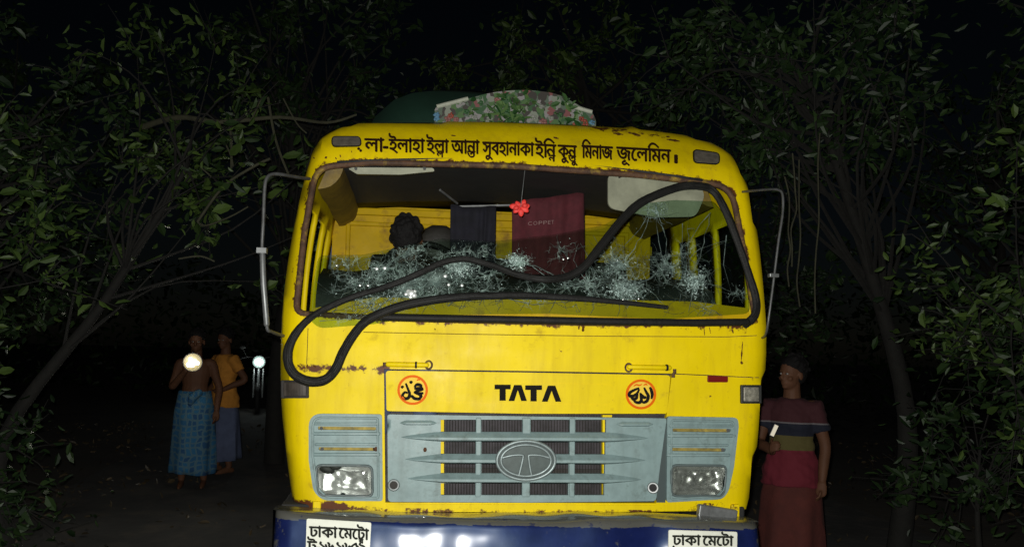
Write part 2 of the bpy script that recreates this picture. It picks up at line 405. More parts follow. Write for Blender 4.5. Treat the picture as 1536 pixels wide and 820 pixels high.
class MB:
    def __init__(s): s.v = []; s.f = []
    def add(s, vs, fs):
        n = len(s.v); s.v += [Vector(v) for v in vs]; s.f += [tuple(i + n for i in f) for f in fs]
    def box(s, c, d, rot=None):
        vs = []
        for x in (-.5, .5):
            for y in (-.5, .5):
                for z in (-.5, .5):
                    p = Vector((x * d[0], y * d[1], z * d[2]))
                    if rot is not None: p = rot @ p
                    vs.append(Vector(c) + p)
        s.add(vs, [(0, 1, 3, 2), (4, 6, 7, 5), (0, 4, 5, 1), (2, 3, 7, 6), (0, 2, 6, 4), (1, 5, 7, 3)])
    def tube(s, pts, rad, n=8, closed=False, flat=None, round_ends=False):
        pts = [Vector(p) for p in pts]
        k = len(pts)
        rads = [rad] * k if not isinstance(rad, (list, tuple)) else list(rad)
        if round_ends and not closed:
            a = (pts[0] - pts[1]).normalized(); b = (pts[-1] - pts[-2]).normalized()
            pts = [pts[0] + a * rads[0] * .9, pts[0] + a * rads[0] * .6] + pts + [pts[-1] + b * rads[-1] * .6, pts[-1] + b * rads[-1] * .9]
            rads = [rads[0] * .3, rads[0] * .78] + rads + [rads[-1] * .78, rads[-1] * .3]
            k = len(pts)
        vs = []; up = None
        for i in range(k):
            if closed: t = pts[(i + 1) % k] - pts[i - 1]
            else: t = pts[min(i + 1, k - 1)] - pts[max(i - 1, 0)]
            if t.length < 1e-9: t = Vector((0, 0, 1))
            t.normalize()
            if up is None:
                up = Vector((0, 1, 0)) if abs(t.y) < 0.9 else Vector((1, 0, 0))
            up = (up - t * up.dot(t)).normalized()
            sd = t.cross(up)
            fx, fy = flat if flat else (1, 1)
            for j in range(n):
                a = 2 * PI * j / n
                vs.append(pts[i] + sd * math.cos(a) * rads[i] * fx + up * math.sin(a) * rads[i] * fy)
        fs = []
        for i in range(k if closed else k - 1):
            for j in range(n):
                a = i * n + j; b = i * n + (j + 1) % n
                c = ((i + 1) % k) * n + (j + 1) % n; d = ((i + 1) % k) * n + j
                fs.append((a, b, c, d))
        if not closed:
            fs.append(tuple(range(n - 1, -1, -1))); fs.append(tuple((k - 1) * n + j for j in range(n)))
        s.add(vs, fs)
    def rings(s, rings, cap=True):
        n = len(rings[0]); vs = [p for r in rings for p in r]; fs = []
        for i in range(len(rings) - 1):
            for j in range(n):
                fs.append((i * n + j, i * n + (j + 1) % n, (i + 1) * n + (j + 1) % n, (i + 1) * n + j))
        if cap:
            fs.append(tuple(range(n - 1, -1, -1))); fs.append(tuple((len(rings) - 1) * n + j for j in range(n)))
        s.add(vs, fs)
    def ell(s, c, r, n=14, m=9, rot=None):
        c = Vector(c); rg = []
        for i in range(1, m):
            th = PI * i / m
            ring = []
            for j in range(n):
                a = 2 * PI * j / n
                p = Vector((r[0] * math.sin(th) * math.cos(a), r[1] * math.sin(th) * math.sin(a), r[2] * math.cos(th)))
                if rot is not None: p = rot @ p
                ring.append(c + p)
            rg.append(ring)
        s.rings(rg)
    def build(s, name, m, parent=None, smooth=None, bevel=0, seg=2):
        return mesh_obj(name, s.v, s.f, m, parent, smooth, bevel, seg)

def pip(p, poly):
    x, y = p[0], p[1]; c = False; j = len(poly) - 1
    for i in range(len(poly)):
        xi, yi = poly[i]; xj, yj = poly[j]
        if (yi > y) != (yj > y) and x < (xj - xi) * (y - yi) / (yj - yi) + xi: c = not c
        j = i
    return c

def dseg(p, a, b):
    ax, ay = a; bx, by = b; px, py = p
    dx, dy = bx - ax, by - ay; l2 = dx * dx + dy * dy
    t = 0 if l2 == 0 else max(0, min(1, ((px - ax) * dx + (py - ay) * dy) / l2))
    return math.hypot(px - ax - t * dx, py - ay - t * dy)

def dpoly(p, poly, closed=True):
    k = len(poly)
    return min(dseg(p, poly[i], poly[(i + 1) % k]) for i in range(k if closed else k - 1))

def densify(poly, step, closed=True):
    out = []; k = len(poly)
    for i in range(k if closed else k - 1):
        a = poly[i]; b = poly[(i + 1) % k]
        n = max(1, int(math.hypot(b[0] - a[0], b[1] - a[1]) / step))
        for j in range(n): out.append((a[0] + (b[0] - a[0]) * j / n, a[1] + (b[1] - a[1]) * j / n))
    if not closed: out.append(poly[-1])
    return out

def smooth_path(pts, sub=6, closed=False):
    pts = [Vector(p) for p in pts]; k = len(pts); out = []
    for i in range(k if closed else k - 1):
        if closed: p0, p1, p2, p3 = pts[i - 1], pts[i], pts[(i + 1) % k], pts[(i + 2) % k]
        else: p0, p1, p2, p3 = pts[max(i - 1, 0)], pts[i], pts[i + 1], pts[min(i + 2, k - 1)]
        for j in range(sub):
            t = j / sub
            out.append(0.5 * ((2 * p1) + (p2 - p0) * t + (2 * p0 - 5 * p1 + 4 * p2 - p3) * t * t + (3 * p1 - p0 - 3 * p2 + p3) * t ** 3))
    if not closed: out.append(pts[-1])
    return out

def round_poly(poly, r, n=5):
    out = []; k = len(poly)
    for i in range(k):
        p = Vector(poly[i]); a = Vector(poly[i - 1]) - p; b = Vector(poly[(i + 1) % k]) - p
        rr = r[i] if isinstance(r, (list, tuple)) else r
        rr = min(rr, a.length * .49, b.length * .49)
        if rr <= 0: out.append(tuple(p)); continue
        s = p + a.normalized() * rr; e = p + b.normalized() * rr
        for j in range(n + 1):
            t = j / n
            q = s * (1 - t) ** 2 + p * 2 * t * (1 - t) + e * t * t
            out.append((q.x, q.y))
    return out

def cdt(outer, holes, step, jitter=0.0):
    loops = [densify(outer, step)] + [densify(h, step) for h in holes]
    vs = []; es = []
    for lp in loops:
        n = len(vs); vs += [Vector(p) for p in lp]; es += [(n + i, n + (i + 1) % len(lp)) for i in range(len(lp))]
    x0 = min(p[0] for p in outer); x1 = max(p[0] for p in outer); y0 = min(p[1] for p in outer); y1 = max(p[1] for p in outer)
    y = y0 + step * .5
    while y < y1:
        x = x0 + step * .5
        while x < x1:
            p = (x, y)
            if pip(p, outer) and not any(pip(p, h) for h in holes) and min(dpoly(p, lp) for lp in [outer] + holes) > step * .45:
                vs.append(Vector(p))
            x += step
        y += step
    r = delaunay_2d_cdt(vs, es, [], 0, 1e-6)
    V = [(v.x, v.y) for v in r[0]]; F = []
    for f in r[2]:
        c = (sum(V[i][0] for i in f) / len(f), sum(V[i][1] for i in f) / len(f))
        if pip(c, outer) and not any(pip(c, h) for h in holes): F.append(tuple(f))
    return V, F

def thick_sheet(V2, F, front, back):
    """a sheet with real thickness: front(p), back(p) give 3-D points"""
    n = len(V2)
    vs = [front(p) for p in V2] + [back(p) for p in V2]
    cnt = {}
    for f in F:
        for i in range(len(f)):
            e = (f[i], f[(i + 1) % len(f)]); cnt[tuple(sorted(e))] = cnt.get(tuple(sorted(e)), 0) + 1
    fs = [tuple(f) for f in F] + [tuple(i + n for i in reversed(f)) for f in F]
    for f in F:
        for i in range(len(f)):
            a, b = f[i], f[(i + 1) % len(f)]
            if cnt[tuple(sorted((a, b)))] == 1: fs.append((b, a, a + n, b + n))
    return vs, fs

# ------------------------------------------------------------------ setting: ground, road
def ground_z(x, y):
    t = max(0, min(14, y - 6.5))
    return 0.030 * t + 0.02 * noise.noise(Vector((x * .5, y * .5, 0))) * (1 if abs(x) > 2 else .4)
gv = []; gf = []
gx = [-150, -80, -40, -25] + [-18 + i * .6 for i in range(61)] + [25, 40, 80, 150]
gy = [-60, -20, -8, -4, -2] + [i * .6 for i in range(60)] + [42, 60, 90, 150, 250]
for y in gy:
    for x in gx: gv.append((x, y, ground_z(x, y) - 0.006))
W_ = len(gx)
for j in range(len(gy) - 1):
    for i in range(W_ - 1): gf.append((j * W_ + i, j * W_ + i + 1, (j + 1) * W_ + i + 1, (j + 1) * W_ + i))
g = mesh_obj('ground', gv, gf, M['ground'], None, 60); g['kind'] = 'structure'
rv = []; rf = []
rx = [-4.2 + i * .6 for i in range(15)]
ry = [-10 + i * .6 for i in range(95)]
for y in ry:
    for x in rx: rv.append((x - max(0, y - 7) * .16, y, ground_z(x - max(0, y - 7) * .16, y) + 0.012))
for j in range(len(ry) - 1):
    for i in range(14): rf.append((j * 15 + i, j * 15 + i + 1, (j + 1) * 15 + i + 1, (j + 1) * 15 + i))
g = mesh_obj('road', rv, rf, M['road'], None, 60); g['kind'] = 'structure'

# ------------------------------------------------------------------ the truck: its frame of reference
YAW = R(5.8)
T_LOC = Vector((0.18, 4.0, 0))
TM = Matrix.Translation(T_LOC) @ Matrix.Rotation(YAW, 4, 'Z')
TI = TM.inverted()
truck = empty('truck', 'yellow lorry cab with shattered windscreen, grey grille and dark blue bumper', 'truck', T_LOC, YAW)
CAM_L = TI @ CAM_LOC
R3 = CAM_ROT.to_3x3(); TI3 = TI.to_3x3()
def ray_w(px, py): return (R3 @ Vector(((px - PCX) / FPX, (PCY - py) / FPX, -1)))
def ray_l(px, py): return TI3 @ ray_w(px, py)
def at_w(px, py, Y):
    d = ray_w(px, py); return CAM_LOC + d * ((Y - CAM_LOC.y) / d.y)
def Lw(px, py, w):
    d = ray_l(px, py); return CAM_L + d * ((w - CAM_L.y) / d.y)

def wbase(z):
    if z < 1.35: return 0.012 * (1.35 - z)
    if z < 1.78: return 0.02 * (z - 1.35) + 0.006 * max(0, min(1, (z - 1.695) / .02))
    if z < 2.56: return 0.0146 + 0.20 * (z - 1.78)
    return 0.1646 + 0.34 * (z - 2.56) + 0.6 * max(0, z - 2.68) ** 1.0
RC = 0.13
left_px = [(440, 757), (432, 700), (425, 640), (422, 600), (421, 550), (422, 500), (424, 460), (431, 400), (441, 340), (454, 280), (464, 243), (475, 216), (489, 201), (520, 189), (560, 185)]
right_px = [(650, 184), (740, 183), (830, 186), (940, 191), (1000, 199), (1050, 211), (1080, 224), (1099, 241), (1113, 268), (1124, 302), (1131, 340), (1140, 400), (1146, 460), (1148, 500), (1145, 550), (1141, 600), (1135, 650), (1128, 700), (1119, 757)]
OUT = []
for px, py in left_px + right_px:
    w = 0.15
    for _ in range(8):
        p = Lw(px, py, w); w = wbase(p.z) + 0.05 * (p.x / 1.2) ** 2 + RC
    OUT.append((p.x, p.z))
OUT3 = [Vector((a, b, 0)) for a, b in OUT]
OUT = [(p.x, p.y) for p in smooth_path(OUT3, 3)]
# distance outline: carried on below the sill so that the bottom edge is not rounded
OUT_D = [(OUT[0][0], OUT[0][1] - 1)] + OUT + [(OUT[-1][0], OUT[-1][1] - 1)]
Z_SAFE = 2.55
U_SAFE = min(abs(u) for u, z in OUT if z < Z_SAFE + RC) - RC
print('USAFE', U_SAFE, max(z for u, z in OUT))
def fsurf(u, z):
    w = wbase(z) + 0.05 * (u / 1.2) ** 2
    if abs(u) < U_SAFE and z < Z_SAFE: return w
    e = dpoly((u, z), OUT_D, False)
    if e < RC: w += RC - math.sqrt(max(0, RC * RC - (RC - e) ** 2))
    return w
def LS(px, py, off=0.0):
    """the point of the cab front seen at a photo pixel, off metres proud of it"""
    w = 0.05
    for _ in range(14):
        p = Lw(px, py, w); w = 0.5 * w + 0.5 * (fsurf(p.x, p.z) - off)
    return Lw(px, py, w)
def uz(px, py, off=0.0):
    p = LS(px, py, off); return (p.x, p.z)

# ------------------------------------------------------------------ cab shell
WIN_PX = round_poly([(443, 470), (456, 350), (474, 250), (560, 243), (760, 248), (960, 262), (1098, 278), (1116, 370), (1136, 485), (900, 486), (750, 483), (600, 479)],
                    [16, 0, 26, 0, 0, 0, 30, 0, 18, 0, 0, 0])
BON_PX = [(576, 553), (790, 556), (1008, 560), (990, 700), (984, 754), (578, 753)]
WIN = [uz(*p) for p in densify(WIN_PX, 12)]
BON = [uz(*p) for p in densify(BON_PX, 20)]
LAMP_L = [(474, 697), (558, 698), (559, 744), (478, 742)]
LAMP_R = [(1007, 697), (1090, 698), (1086, 743), (1007, 743)]
LAMPH = [[uz(*p) for p in round_poly([(x + (-3 if x < cx else 3), y + (-3 if y < 720 else 3)) for x, y in q], 9)] for q, cx in ((LAMP_L, 516), (LAMP_R, 1047))]
V2, F2 = cdt(OUT, [WIN, BON] + LAMPH, 0.045)
vs, fs = thick_sheet(V2, F2, lambda p: Vector((p[0], fsurf(*p), p[1])), lambda p: Vector((p[0], fsurf(*p) + 0.03, p[1])))
cab = mesh_obj('cab_front_panel', vs, fs, M['yellow'], truck, 35)
def add_wear(o, fn):
    a = o.data.attributes.new('wear', 'FLOAT', 'POINT')
    for i, v in enumerate(o.data.vertices): a.data[i].value = fn(v.co)
SEAM = [uz(*p) for p in ((443, 552), (520, 551), (576, 553))]
DRIP = [uz(*p) for p in ((1114, 505), (1113, 545))]
SEAM2 = [uz(*p) for p in ((1008, 560), (1140, 566))]
TOPR = [uz(*p) for p in ((880, 190), (1000, 205))]
def cab_wear(c):
    p = (c.x, c.z)
    d = dpoly(p, WIN)
    w = max(0, 1 - d / 0.042) * (0.92 if c.z > 2.45 else 0.75)
    zb = c.z - 0.88
    w = max(w, max(0, 1 - zb / 0.02) * (0.6 if c.x < -.85 else .2))
    w = max(w, max(0, 1 - dpoly(p, SEAM, False) / 0.016) * 0.85, max(0, 1 - dpoly(p, DRIP, False) / 0.03) * 0.95,
            max(0, 1 - dpoly(p, SEAM2, False) / 0.012) * 0.6, max(0, 1 - dpoly(p, TOPR, False) / 0.05) * 0.75)
    return w
add_wear(cab, cab_wear)

# roof and sides of the cab
DEP = [0.30, 0.37, 0.43, 0.80, 0.86, 1.18, 1.30, 1.48, 1.66]
SOLID = [(-1, 0.30), (0.37, 0.43), (0.80, 0.86), (1.18, 1.30), (1.48, 1.7)]
vs = []; fs = []
cols = []
for (u, z) in OUT:
    w0 = fsurf(u, z)
    cols.append([w0] + [max(w0 + .004 * (i + 1), d) for i, d in enumerate(DEP)])
nd = len(DEP) + 1
zw0, zw1 = 1.80, 2.44
for (u, z), ws in zip(OUT, cols):
    for w in ws:
        s = 1 - 0.012 * w
        vs.append(Vector((u * s, w, z)))
for i in range(len(OUT) - 1):
    zm = (OUT[i][1] + OUT[i + 1][1]) / 2; um = (OUT[i][0] + OUT[i + 1][0]) / 2
    for j in range(nd - 1):
        wm = (cols[i][j] + cols[i][j + 1]) / 2
        if zw0 < zm < zw1 and abs(um) > 0.85 and not any(a < wm < b for a, b in SOLID): continue
        fs.append((i * nd + j, i * nd + j + 1, (i + 1) * nd + j + 1, (i + 1) * nd + j))
side = mesh_obj('cab_side_and_roof', vs, fs, M['yellow'], truck, 40)
side.data.attributes.new('wear', 'FLOAT', 'POINT')
sm = side.modifiers.new('solid', 'SOLIDIFY'); sm.thickness = 0.028; sm.offset = -1
# doors: handle and lower panel seam
for s in (-1, 1):
    b = MB(); b.box((s * 1.22, 1.05, 1.62), (0.03, 0.16, 0.035)); b.build('door_handle', M['black'], truck, None, 0.006)

# ------------------------------------------------------------------ interior
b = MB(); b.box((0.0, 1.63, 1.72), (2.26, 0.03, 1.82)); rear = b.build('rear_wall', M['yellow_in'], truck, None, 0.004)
b = MB()
for (u0, u1, z0, z1) in ((-1.02, -0.42, 1.55, 2.5), (-0.36, 0.20, 1.55, 2.5), (0.26, 0.95, 1.55, 2.5)):
    for (c, d) in ((((u0 + u1) / 2, 1.60, z1), (u1 - u0, .03, .03)), (((u0 + u1) / 2, 1.60, z0), (u1 - u0, .03, .03)),
                   ((u0, 1.60, (z0 + z1) / 2), (.03, .032, z1 - z0 + .03)), ((u1, 1.60, (z0 + z1) / 2), (.03, .032, z1 - z0 + .03))):
        b.box(c, d)
b.box((0, 1.592, 2.585), (2.2, 0.035, 0.05))
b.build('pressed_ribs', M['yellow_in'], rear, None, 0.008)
# headliner: gently cambered dark panel
vs = []; fs = []
for i in range(13):
    u = -0.98 + 1.96 * i / 12
    for j in range(7):
        w = 0.20 + 1.41 * j / 6
        vs.append((u, w, 2.605 + 0.055 * (1 - (u / 1.0) ** 2) - 0.02 * math.cos(w * 3) * .5))
for i in range(12):
    for j in range(6): fs.append((i * 7 + j, i * 7 + j + 1, (i + 1) * 7 + j + 1, (i + 1) * 7 + j))
mesh_obj('headliner', vs, fs, M['liner'], truck, 60, solid=0.012)
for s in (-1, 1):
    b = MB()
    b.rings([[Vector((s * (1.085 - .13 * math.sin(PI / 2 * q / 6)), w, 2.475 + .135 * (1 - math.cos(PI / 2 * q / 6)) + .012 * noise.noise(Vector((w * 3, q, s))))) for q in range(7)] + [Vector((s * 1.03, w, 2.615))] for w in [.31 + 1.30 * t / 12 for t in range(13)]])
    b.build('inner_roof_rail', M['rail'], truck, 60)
# floor, dashboard, cowl
b = MB(); b.box((0, 0.88, 1.02), (2.1, 1.46, 0.04)); b.build('cab_floor', M['chassis'], truck)
def cowl(x0, x1, y0, y1, w):
    return [Lw(x0, y1, w), Lw(x1, y1, w), Lw(x1, y0, w), Lw(x0, y0, w)]
V2, F2 = cdt([(448, 492), (1130, 500), (1122, 462), (1040, 452), (900, 449), (700, 447), (560, 446), (470, 462)], [], 30)
vs, fs = thick_sheet(V2, F2, lambda p: Lw(p[0], p[1], 0.125), lambda p: Lw(p[0], p[1], 0.125) + Vector((0, .03, 0)))
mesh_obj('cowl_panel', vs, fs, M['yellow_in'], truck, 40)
b = MB()
prof = [(0.17, 1.55), (0.17, 1.90), (0.24, 2.0), (0.48, 2.07), (0.62, 2.05), (0.66, 1.9), (0.62, 1.5)]
rr = []
for i in range(15):
    u = -1.06 + 2.12 * i / 14
    k = 0.06 * math.exp(-((u + .5) / .25) ** 2) + 0.015 * math.sin(u * 9)
    rr.append([Vector((u, w, z + (k if z > 1.9 else 0))) for w, z in prof])
b.rings(rr)
b.build('dashboard', M['dash'], truck, 40)
# steering wheel (right-hand drive)
sw = MB(); cen = Vector((-0.52, 0.74, 2.10)); ax = Euler((R(-38), 0, 0)).to_matrix()
ring = [cen + ax @ Vector((0.23 * math.cos(a), 0.23 * math.sin(a), 0)) for a in [2 * PI * i / 28 for i in range(28)]]
sw.tube(ring, 0.016, 8, True)
for a in (R(200), R(340), R(90)):
    sw.tube([cen, cen + ax @ Vector((0.22 * math.cos(a), 0.22 * math.sin(a), 0))], 0.011, 6)
sw.tube([cen + ax @ Vector((0, 0, .03)), cen + ax @ Vector((0, 0, -.4))], 0.035, 10)
sw.build('steering_wheel', M['black'], truck, 50)
# seats
def seat(u, wd):
    b = MB()
    rings_ = []
    for t in range(6):
        z = 1.5 + 0.77 * t / 5; k = 1 - 0.10 * (t / 5) ** 2
        c = Vector((u, 1.33 + 0.10 * t / 5, z))
        rings_.append([c + Vector((math.copysign(abs(math.cos(a)) ** .5, math.cos(a)) * wd / 2 * k, math.copysign(abs(math.sin(a)) ** .5, math.sin(a)) * 0.06, 0)) for a in [2 * PI * i / 20 for i in range(20)]])
    b.rings(rings_)
    bk = b.build('seat', M['seat'], truck, 50, 0.02)
    b = MB(); b.box((u, 1.1, 1.43), (wd, 0.5, 0.14)); b.build('seat_cushion', M['seat'], bk, None, 0.04)
    if wd < .7:
        b = MB(); b.ell((u + .18, 1.42, 2.34), (.15, .055, .15)); b.build('headrest', M['seat'], bk, 60)
seat(-0.58, 0.60)
seat(0.38, 1.15)
# interior sun visors
V2, F2 = cdt(round_poly([(912, 262), (1046, 272), (1058, 292), (1044, 325), (985, 326), (912, 312)], [8, 8, 10, 10, 10, 12]), [], 14)
vs, fs = thick_sheet(V2, F2, lambda p: Lw(p[0], p[1], 0.27 - (p[1] - 262) * .0005), lambda p: Lw(p[0], p[1], 0.27 - (p[1] - 262) * .0005) + Vector((0, .018, 0)))
o = mesh_obj('sun_visor', vs, fs, M['visor'], truck, 40, 0.006)
b = MB(); b.tube([Lw(926, 254, .24), Lw(931, 266, .25)], .012, 8); b.build('visor_bracket', M['black'], o, 50)
V2, F2 = cdt(round_poly([(522, 253), (530, 251), (650, 252), (652, 257), (600, 262), (535, 261)], 3), [], 8)
vs, fs = thick_sheet(V2, F2, lambda p: Lw(p[0], p[1], 0.25), lambda p: Lw(p[0], p[1], 0.25) + Vector((0, .12, 0.02)))
o = mesh_obj('sun_visor', vs, fs, M['visor'], truck, 40, 0.004)
for x in (533, 636):
    b = MB(); b.tube([Lw(x, 246, .22), Lw(x + 1, 254, .25)], .008, 6); b.build('visor_bracket', M['steel'], o, 50)
b = MB(); b.tube([Lw(660, 285, .55), Lw(686, 305, .75)], .007, 6); b.build('ceiling_grab_rod', M['steel'], truck, 50)
b = MB(); b.tube([Lw(676, 310, 1.2), Lw(876, 305, 1.2)], .008, 6); b.build('clothes_rail', M['steel'], truck, 50)

# ------------------------------------------------------------------ windscreen frame, broken glass
b = MB()
wp = [Vector((u, fsurf(u, z) + 0.012, z)) for u, z in WIN]
b.tube(wp, 0.017, 8, True)
b.build('windscreen_frame', M['rust'], truck, 60)
# lower edge still holds its black rubber strip
def gl(px, py, off=0.0):
    p = LS(px, py, 0.0)
    return LS(px, py, 0.022 - 0.10 * max(0, p.z - 1.85) + off)
b = MB()
b.tube([LS(x, y, 0.012) for x, y in densify([(556, 475), (640, 477), (750, 479), (900, 482), (1040, 484), (1120, 483)], 20, False)], 0.020, 8, round_ends=True)
b.build('windscreen_rubber', M['black'], truck, 60)
GL_PX = round_poly([(478, 383), (545, 382), (600, 370), (660, 358), (740, 362), (830, 352), (905, 338), (960, 306), (1010, 300), (1070, 302), (1094, 330), (1118, 410), (1126, 470),
                    (1000, 478), (820, 470), (640, 472), (560, 486), (478, 492), (463, 478), (468, 430)], [10] + [4] * 9 + [12, 4, 12, 4, 4, 4, 4, 10, 10, 4])
V2, F2 = cdt(GL_PX, [], 9)
def glf(p): return gl(p[0], p[1]) + Vector((0, 0.006 * noise.noise(Vector((p[0] / 40, p[1] / 40, 0))), 0))
vs, fs = thick_sheet(V2, F2, glf, lambda p: glf(p) + Vector((0, .006, 0)))
glass = mesh_obj('broken_windscreen', vs, fs, M['glass'], truck, 50)
glass['label'] = 'shattered greenish windscreen slipped down in its frame'

DMG = [(617, 425, 50, 1.0), (570, 410, 38, .85), (530, 425, 36, .6), (690, 400, 38, 1.1), (655, 420, 44, .9), (776, 393, 20, 1.3), (925, 398, 36, .95), (940, 430, 34, 1.2), (890, 430, 34, .7),
       (1041, 420, 30, 1.05), (998, 402, 32, .85), (984, 312, 26, .65), (1106, 440, 20, .5), (850, 425, 36, .5), (612, 376, 34, .75), (555, 455, 36, .7), (730, 425, 36, .65), (720, 378, 26, .4),
       (1030, 375, 30, .4), (520, 392, 34, .5), (840, 378, 26, .4), (800, 438, 36, .55), (520, 478, 26, .35), (1060, 462, 26, .35)]
da = glass.data.attributes.new('damage', 'FLOAT', 'POINT')
bpy.context.view_layer.update()
for i, v in enumerate(glass.data.vertices):
    q = R3.transposed() @ (TM @ v.co - CAM_LOC)
    x = PCX + FPX * q.x / -q.z; y = PCY - FPX * q.y / -q.z
    da.data[i].value = max(a * math.exp(-((x - cx) ** 2 + ((y - cy) * 1.25) ** 2) / (2 * (r * .55) ** 2)) for cx, cy, r, a in DMG)
cr = MB(); cz = MB(); sh = MB()
def strip(mb, pts, wpx):
    """a crack: a thin raised ribbon of fractured glass lying in the pane"""
    k = len(pts)
    if k < 2: return
    L_ = []; Rr = []; T_ = []
    for i, p in enumerate(pts):
        q = pts[min(i + 1, k - 1)]; r = pts[max(i - 1, 0)]
        dx, dy = q[0] - r[0], q[1] - r[1]; l = math.hypot(dx, dy) or 1
        t = wpx * (1 - 0.6 * i / k) * rnd.uniform(.4, 1.3) * .36
        nx, ny = -dy / l * t, dx / l * t
        if not pip(p, GL_PX): break
        L_.append(gl(p[0] + nx, p[1] + ny, .002)); Rr.append(gl(p[0] - nx, p[1] - ny, .002)); T_.append(gl(p[0], p[1], .0055))
    n = len(L_)
    if n < 2: return
    fs = []
    for i in range(n - 1):
        fs += [(i, i + 1, 2 * n + i + 1, 2 * n + i), (2 * n + i, 2 * n + i + 1, n + i + 1, n + i)]
    mb.add(L_ + Rr + T_, fs)
def wander(x, y, a, length, step=5, wob=.35):
    pts = [(x, y)]
    d = 0
    while d < length:
        a += rnd.gauss(0, wob); s = rnd.uniform(.6, 1.3) * step
        x += math.cos(a) * s; y += math.sin(a) * s; d += s
        pts.append((x, y))
    return pts
def flakes(cx, cy, n, sx, sy, smin, smax, mb):
    for _ in range(n):
        x = rnd.gauss(cx, sx); y = rnd.gauss(cy, sy)
        if not pip((x, y), GL_PX): continue
        s = rnd.uniform(smin, smax); a = rnd.uniform(0, PI * 2); k = rnd.choice((3, 3, 4)); st = rnd.uniform(1.0, 2.6); a0 = rnd.uniform(0, PI)
        pts = []
        for i in range(k):
            ex = math.cos(a + 2 * PI * i / k) * s * rnd.uniform(.4, 1.2) * st * .8; ey = math.sin(a + 2 * PI * i / k) * s * rnd.uniform(.4, 1.2) / st
            pts.append(gl(x + ex * math.cos(a0) - ey * math.sin(a0), y + ex * math.sin(a0) + ey * math.cos(a0), rnd.uniform(.001, .007)))
        mb.add(pts, [tuple(range(k))])
zones = [  # x, y, radius, radials, rings, crushed flakes
    (617, 425, 62, 26, 8, 90), (570, 408, 46, 20, 6, 50), (530, 430, 46, 14, 4, 25), (690, 400, 46, 22, 6, 110), (655, 425, 60, 26, 7, 60),
    (776, 393, 26, 26, 3, 150), (925, 395, 44, 26, 9, 110), (940, 430, 40, 30, 7, 240), (890, 428, 40, 14, 4, 60), (1041, 420, 40, 24, 5, 110),
    (998, 402, 40, 22, 5, 80), (984, 312, 34, 14, 3, 45), (1106, 440, 28, 10, 2, 12), (850, 430, 46, 12, 4, 25), (612, 378, 44, 24, 6, 50),
    (555, 455, 44, 16, 4, 30), (730, 425, 46, 16, 5, 30), (720, 375, 34, 10, 3, 10), (1030, 380, 60, 12, 2, 10), (520, 390, 40, 12, 3, 10),
    (840, 375, 34, 10, 3, 12), (800, 440, 40, 10, 3, 20), (1060, 465, 30, 8, 2, 8)]
for (x, y, rad, nr, nring, nfl) in zones:
    nr = int(nr * .95); nring = int(nring * 1.3) + 2; nfl = int(nfl * .4)
    nodes = []
    ang = sorted(rnd.uniform(0, 2 * PI) for _ in range(nr))
    lim = [rnd.uniform(.45, 1.25) for _ in range(nr)]
    for i in range(nr):
        row = []; a = ang[i]
        for j in range(nring + 1):
            r_ = rad * ((j + .15) / nring) ** 1.15 * rnd.uniform(.86, 1.12)
            a += rnd.gauss(0, .09)
            row.append((x + math.cos(a) * r_ + rnd.gauss(0, 1.2), y + math.sin(a) * r_ * .85 + rnd.gauss(0, 1.2)))
        nodes.append(row)
    for i in range(nr):
        for j in range(nring):
            t = (j + 1) / nring
            if t > lim[i]: continue
            p = nodes[i][j]; q = nodes[i][j + 1]
            m_ = ((p[0] + q[0]) / 2 + rnd.gauss(0, .8), (p[1] + q[1]) / 2 + rnd.gauss(0, .8))
            if rnd.random() < .85: strip(cr, [p, m_, q], rnd.uniform(.45, 1.15))
            k_ = (i + 1) % nr
            dA = (ang[k_] - ang[i]) % (2 * PI)
            if rnd.random() < .62 and dA < .9:
                q2 = nodes[k_][j]
                m2 = ((p[0] + q2[0]) / 2 + rnd.gauss(0, 1.2), (p[1] + q2[1]) / 2 + rnd.gauss(0, 1.2))
                strip(cr, [p, m2, q2], rnd.uniform(.4, 1.0))
    for i in range(2):
        strip(cr, wander(x, y, rnd.uniform(0, 2 * PI), rad * rnd.uniform(.9, 1.6), 5, .3), rnd.uniform(.6, 1.3))
    flakes(x, y, nfl, rad * .30, rad * .24, .5, 1.6, cz)
    flakes(x, y, int(nfl * .5), rad * .5, rad * .4, .4, 1.1, cz)
# scribbled crazing across the lower half
for _ in range(260):
    x = rnd.choice((rnd.uniform(500, 760), rnd.uniform(500, 740), rnd.uniform(860, 990), rnd.uniform(980, 1080)))
    y = rnd.gauss(418, 22)
    strip(cr, wander(x, y, rnd.uniform(0, 2 * PI), rnd.uniform(10, 40), 4, .32), rnd.uniform(.35, .8))
for ln in ([(976, 320), (960, 345), (938, 370), (915, 395)], [(1066, 317), (1050, 338), (1035, 358)], [(1022, 335), (1022, 355), (1023, 390)], [(1041, 420), (1036, 445), (1034, 470)],
           [(1090, 352), (1084, 395), (1100, 440)], [(560, 470), (585, 445), (617, 425)], [(478, 480), (520, 478), (560, 462)], [(700, 430), (745, 445), (800, 455), (870, 452)],
           [(985, 312), (1000, 360), (998, 402)], [(790, 395), (830, 420), (875, 428)], [(745, 360), (747, 400)], [(540, 455), (556, 430), (575, 408)]):
    strip(cr, densify([(x + rnd.uniform(-2, 2), y + rnd.uniform(-2, 2)) for x, y in ln], 6, False), 1.6)
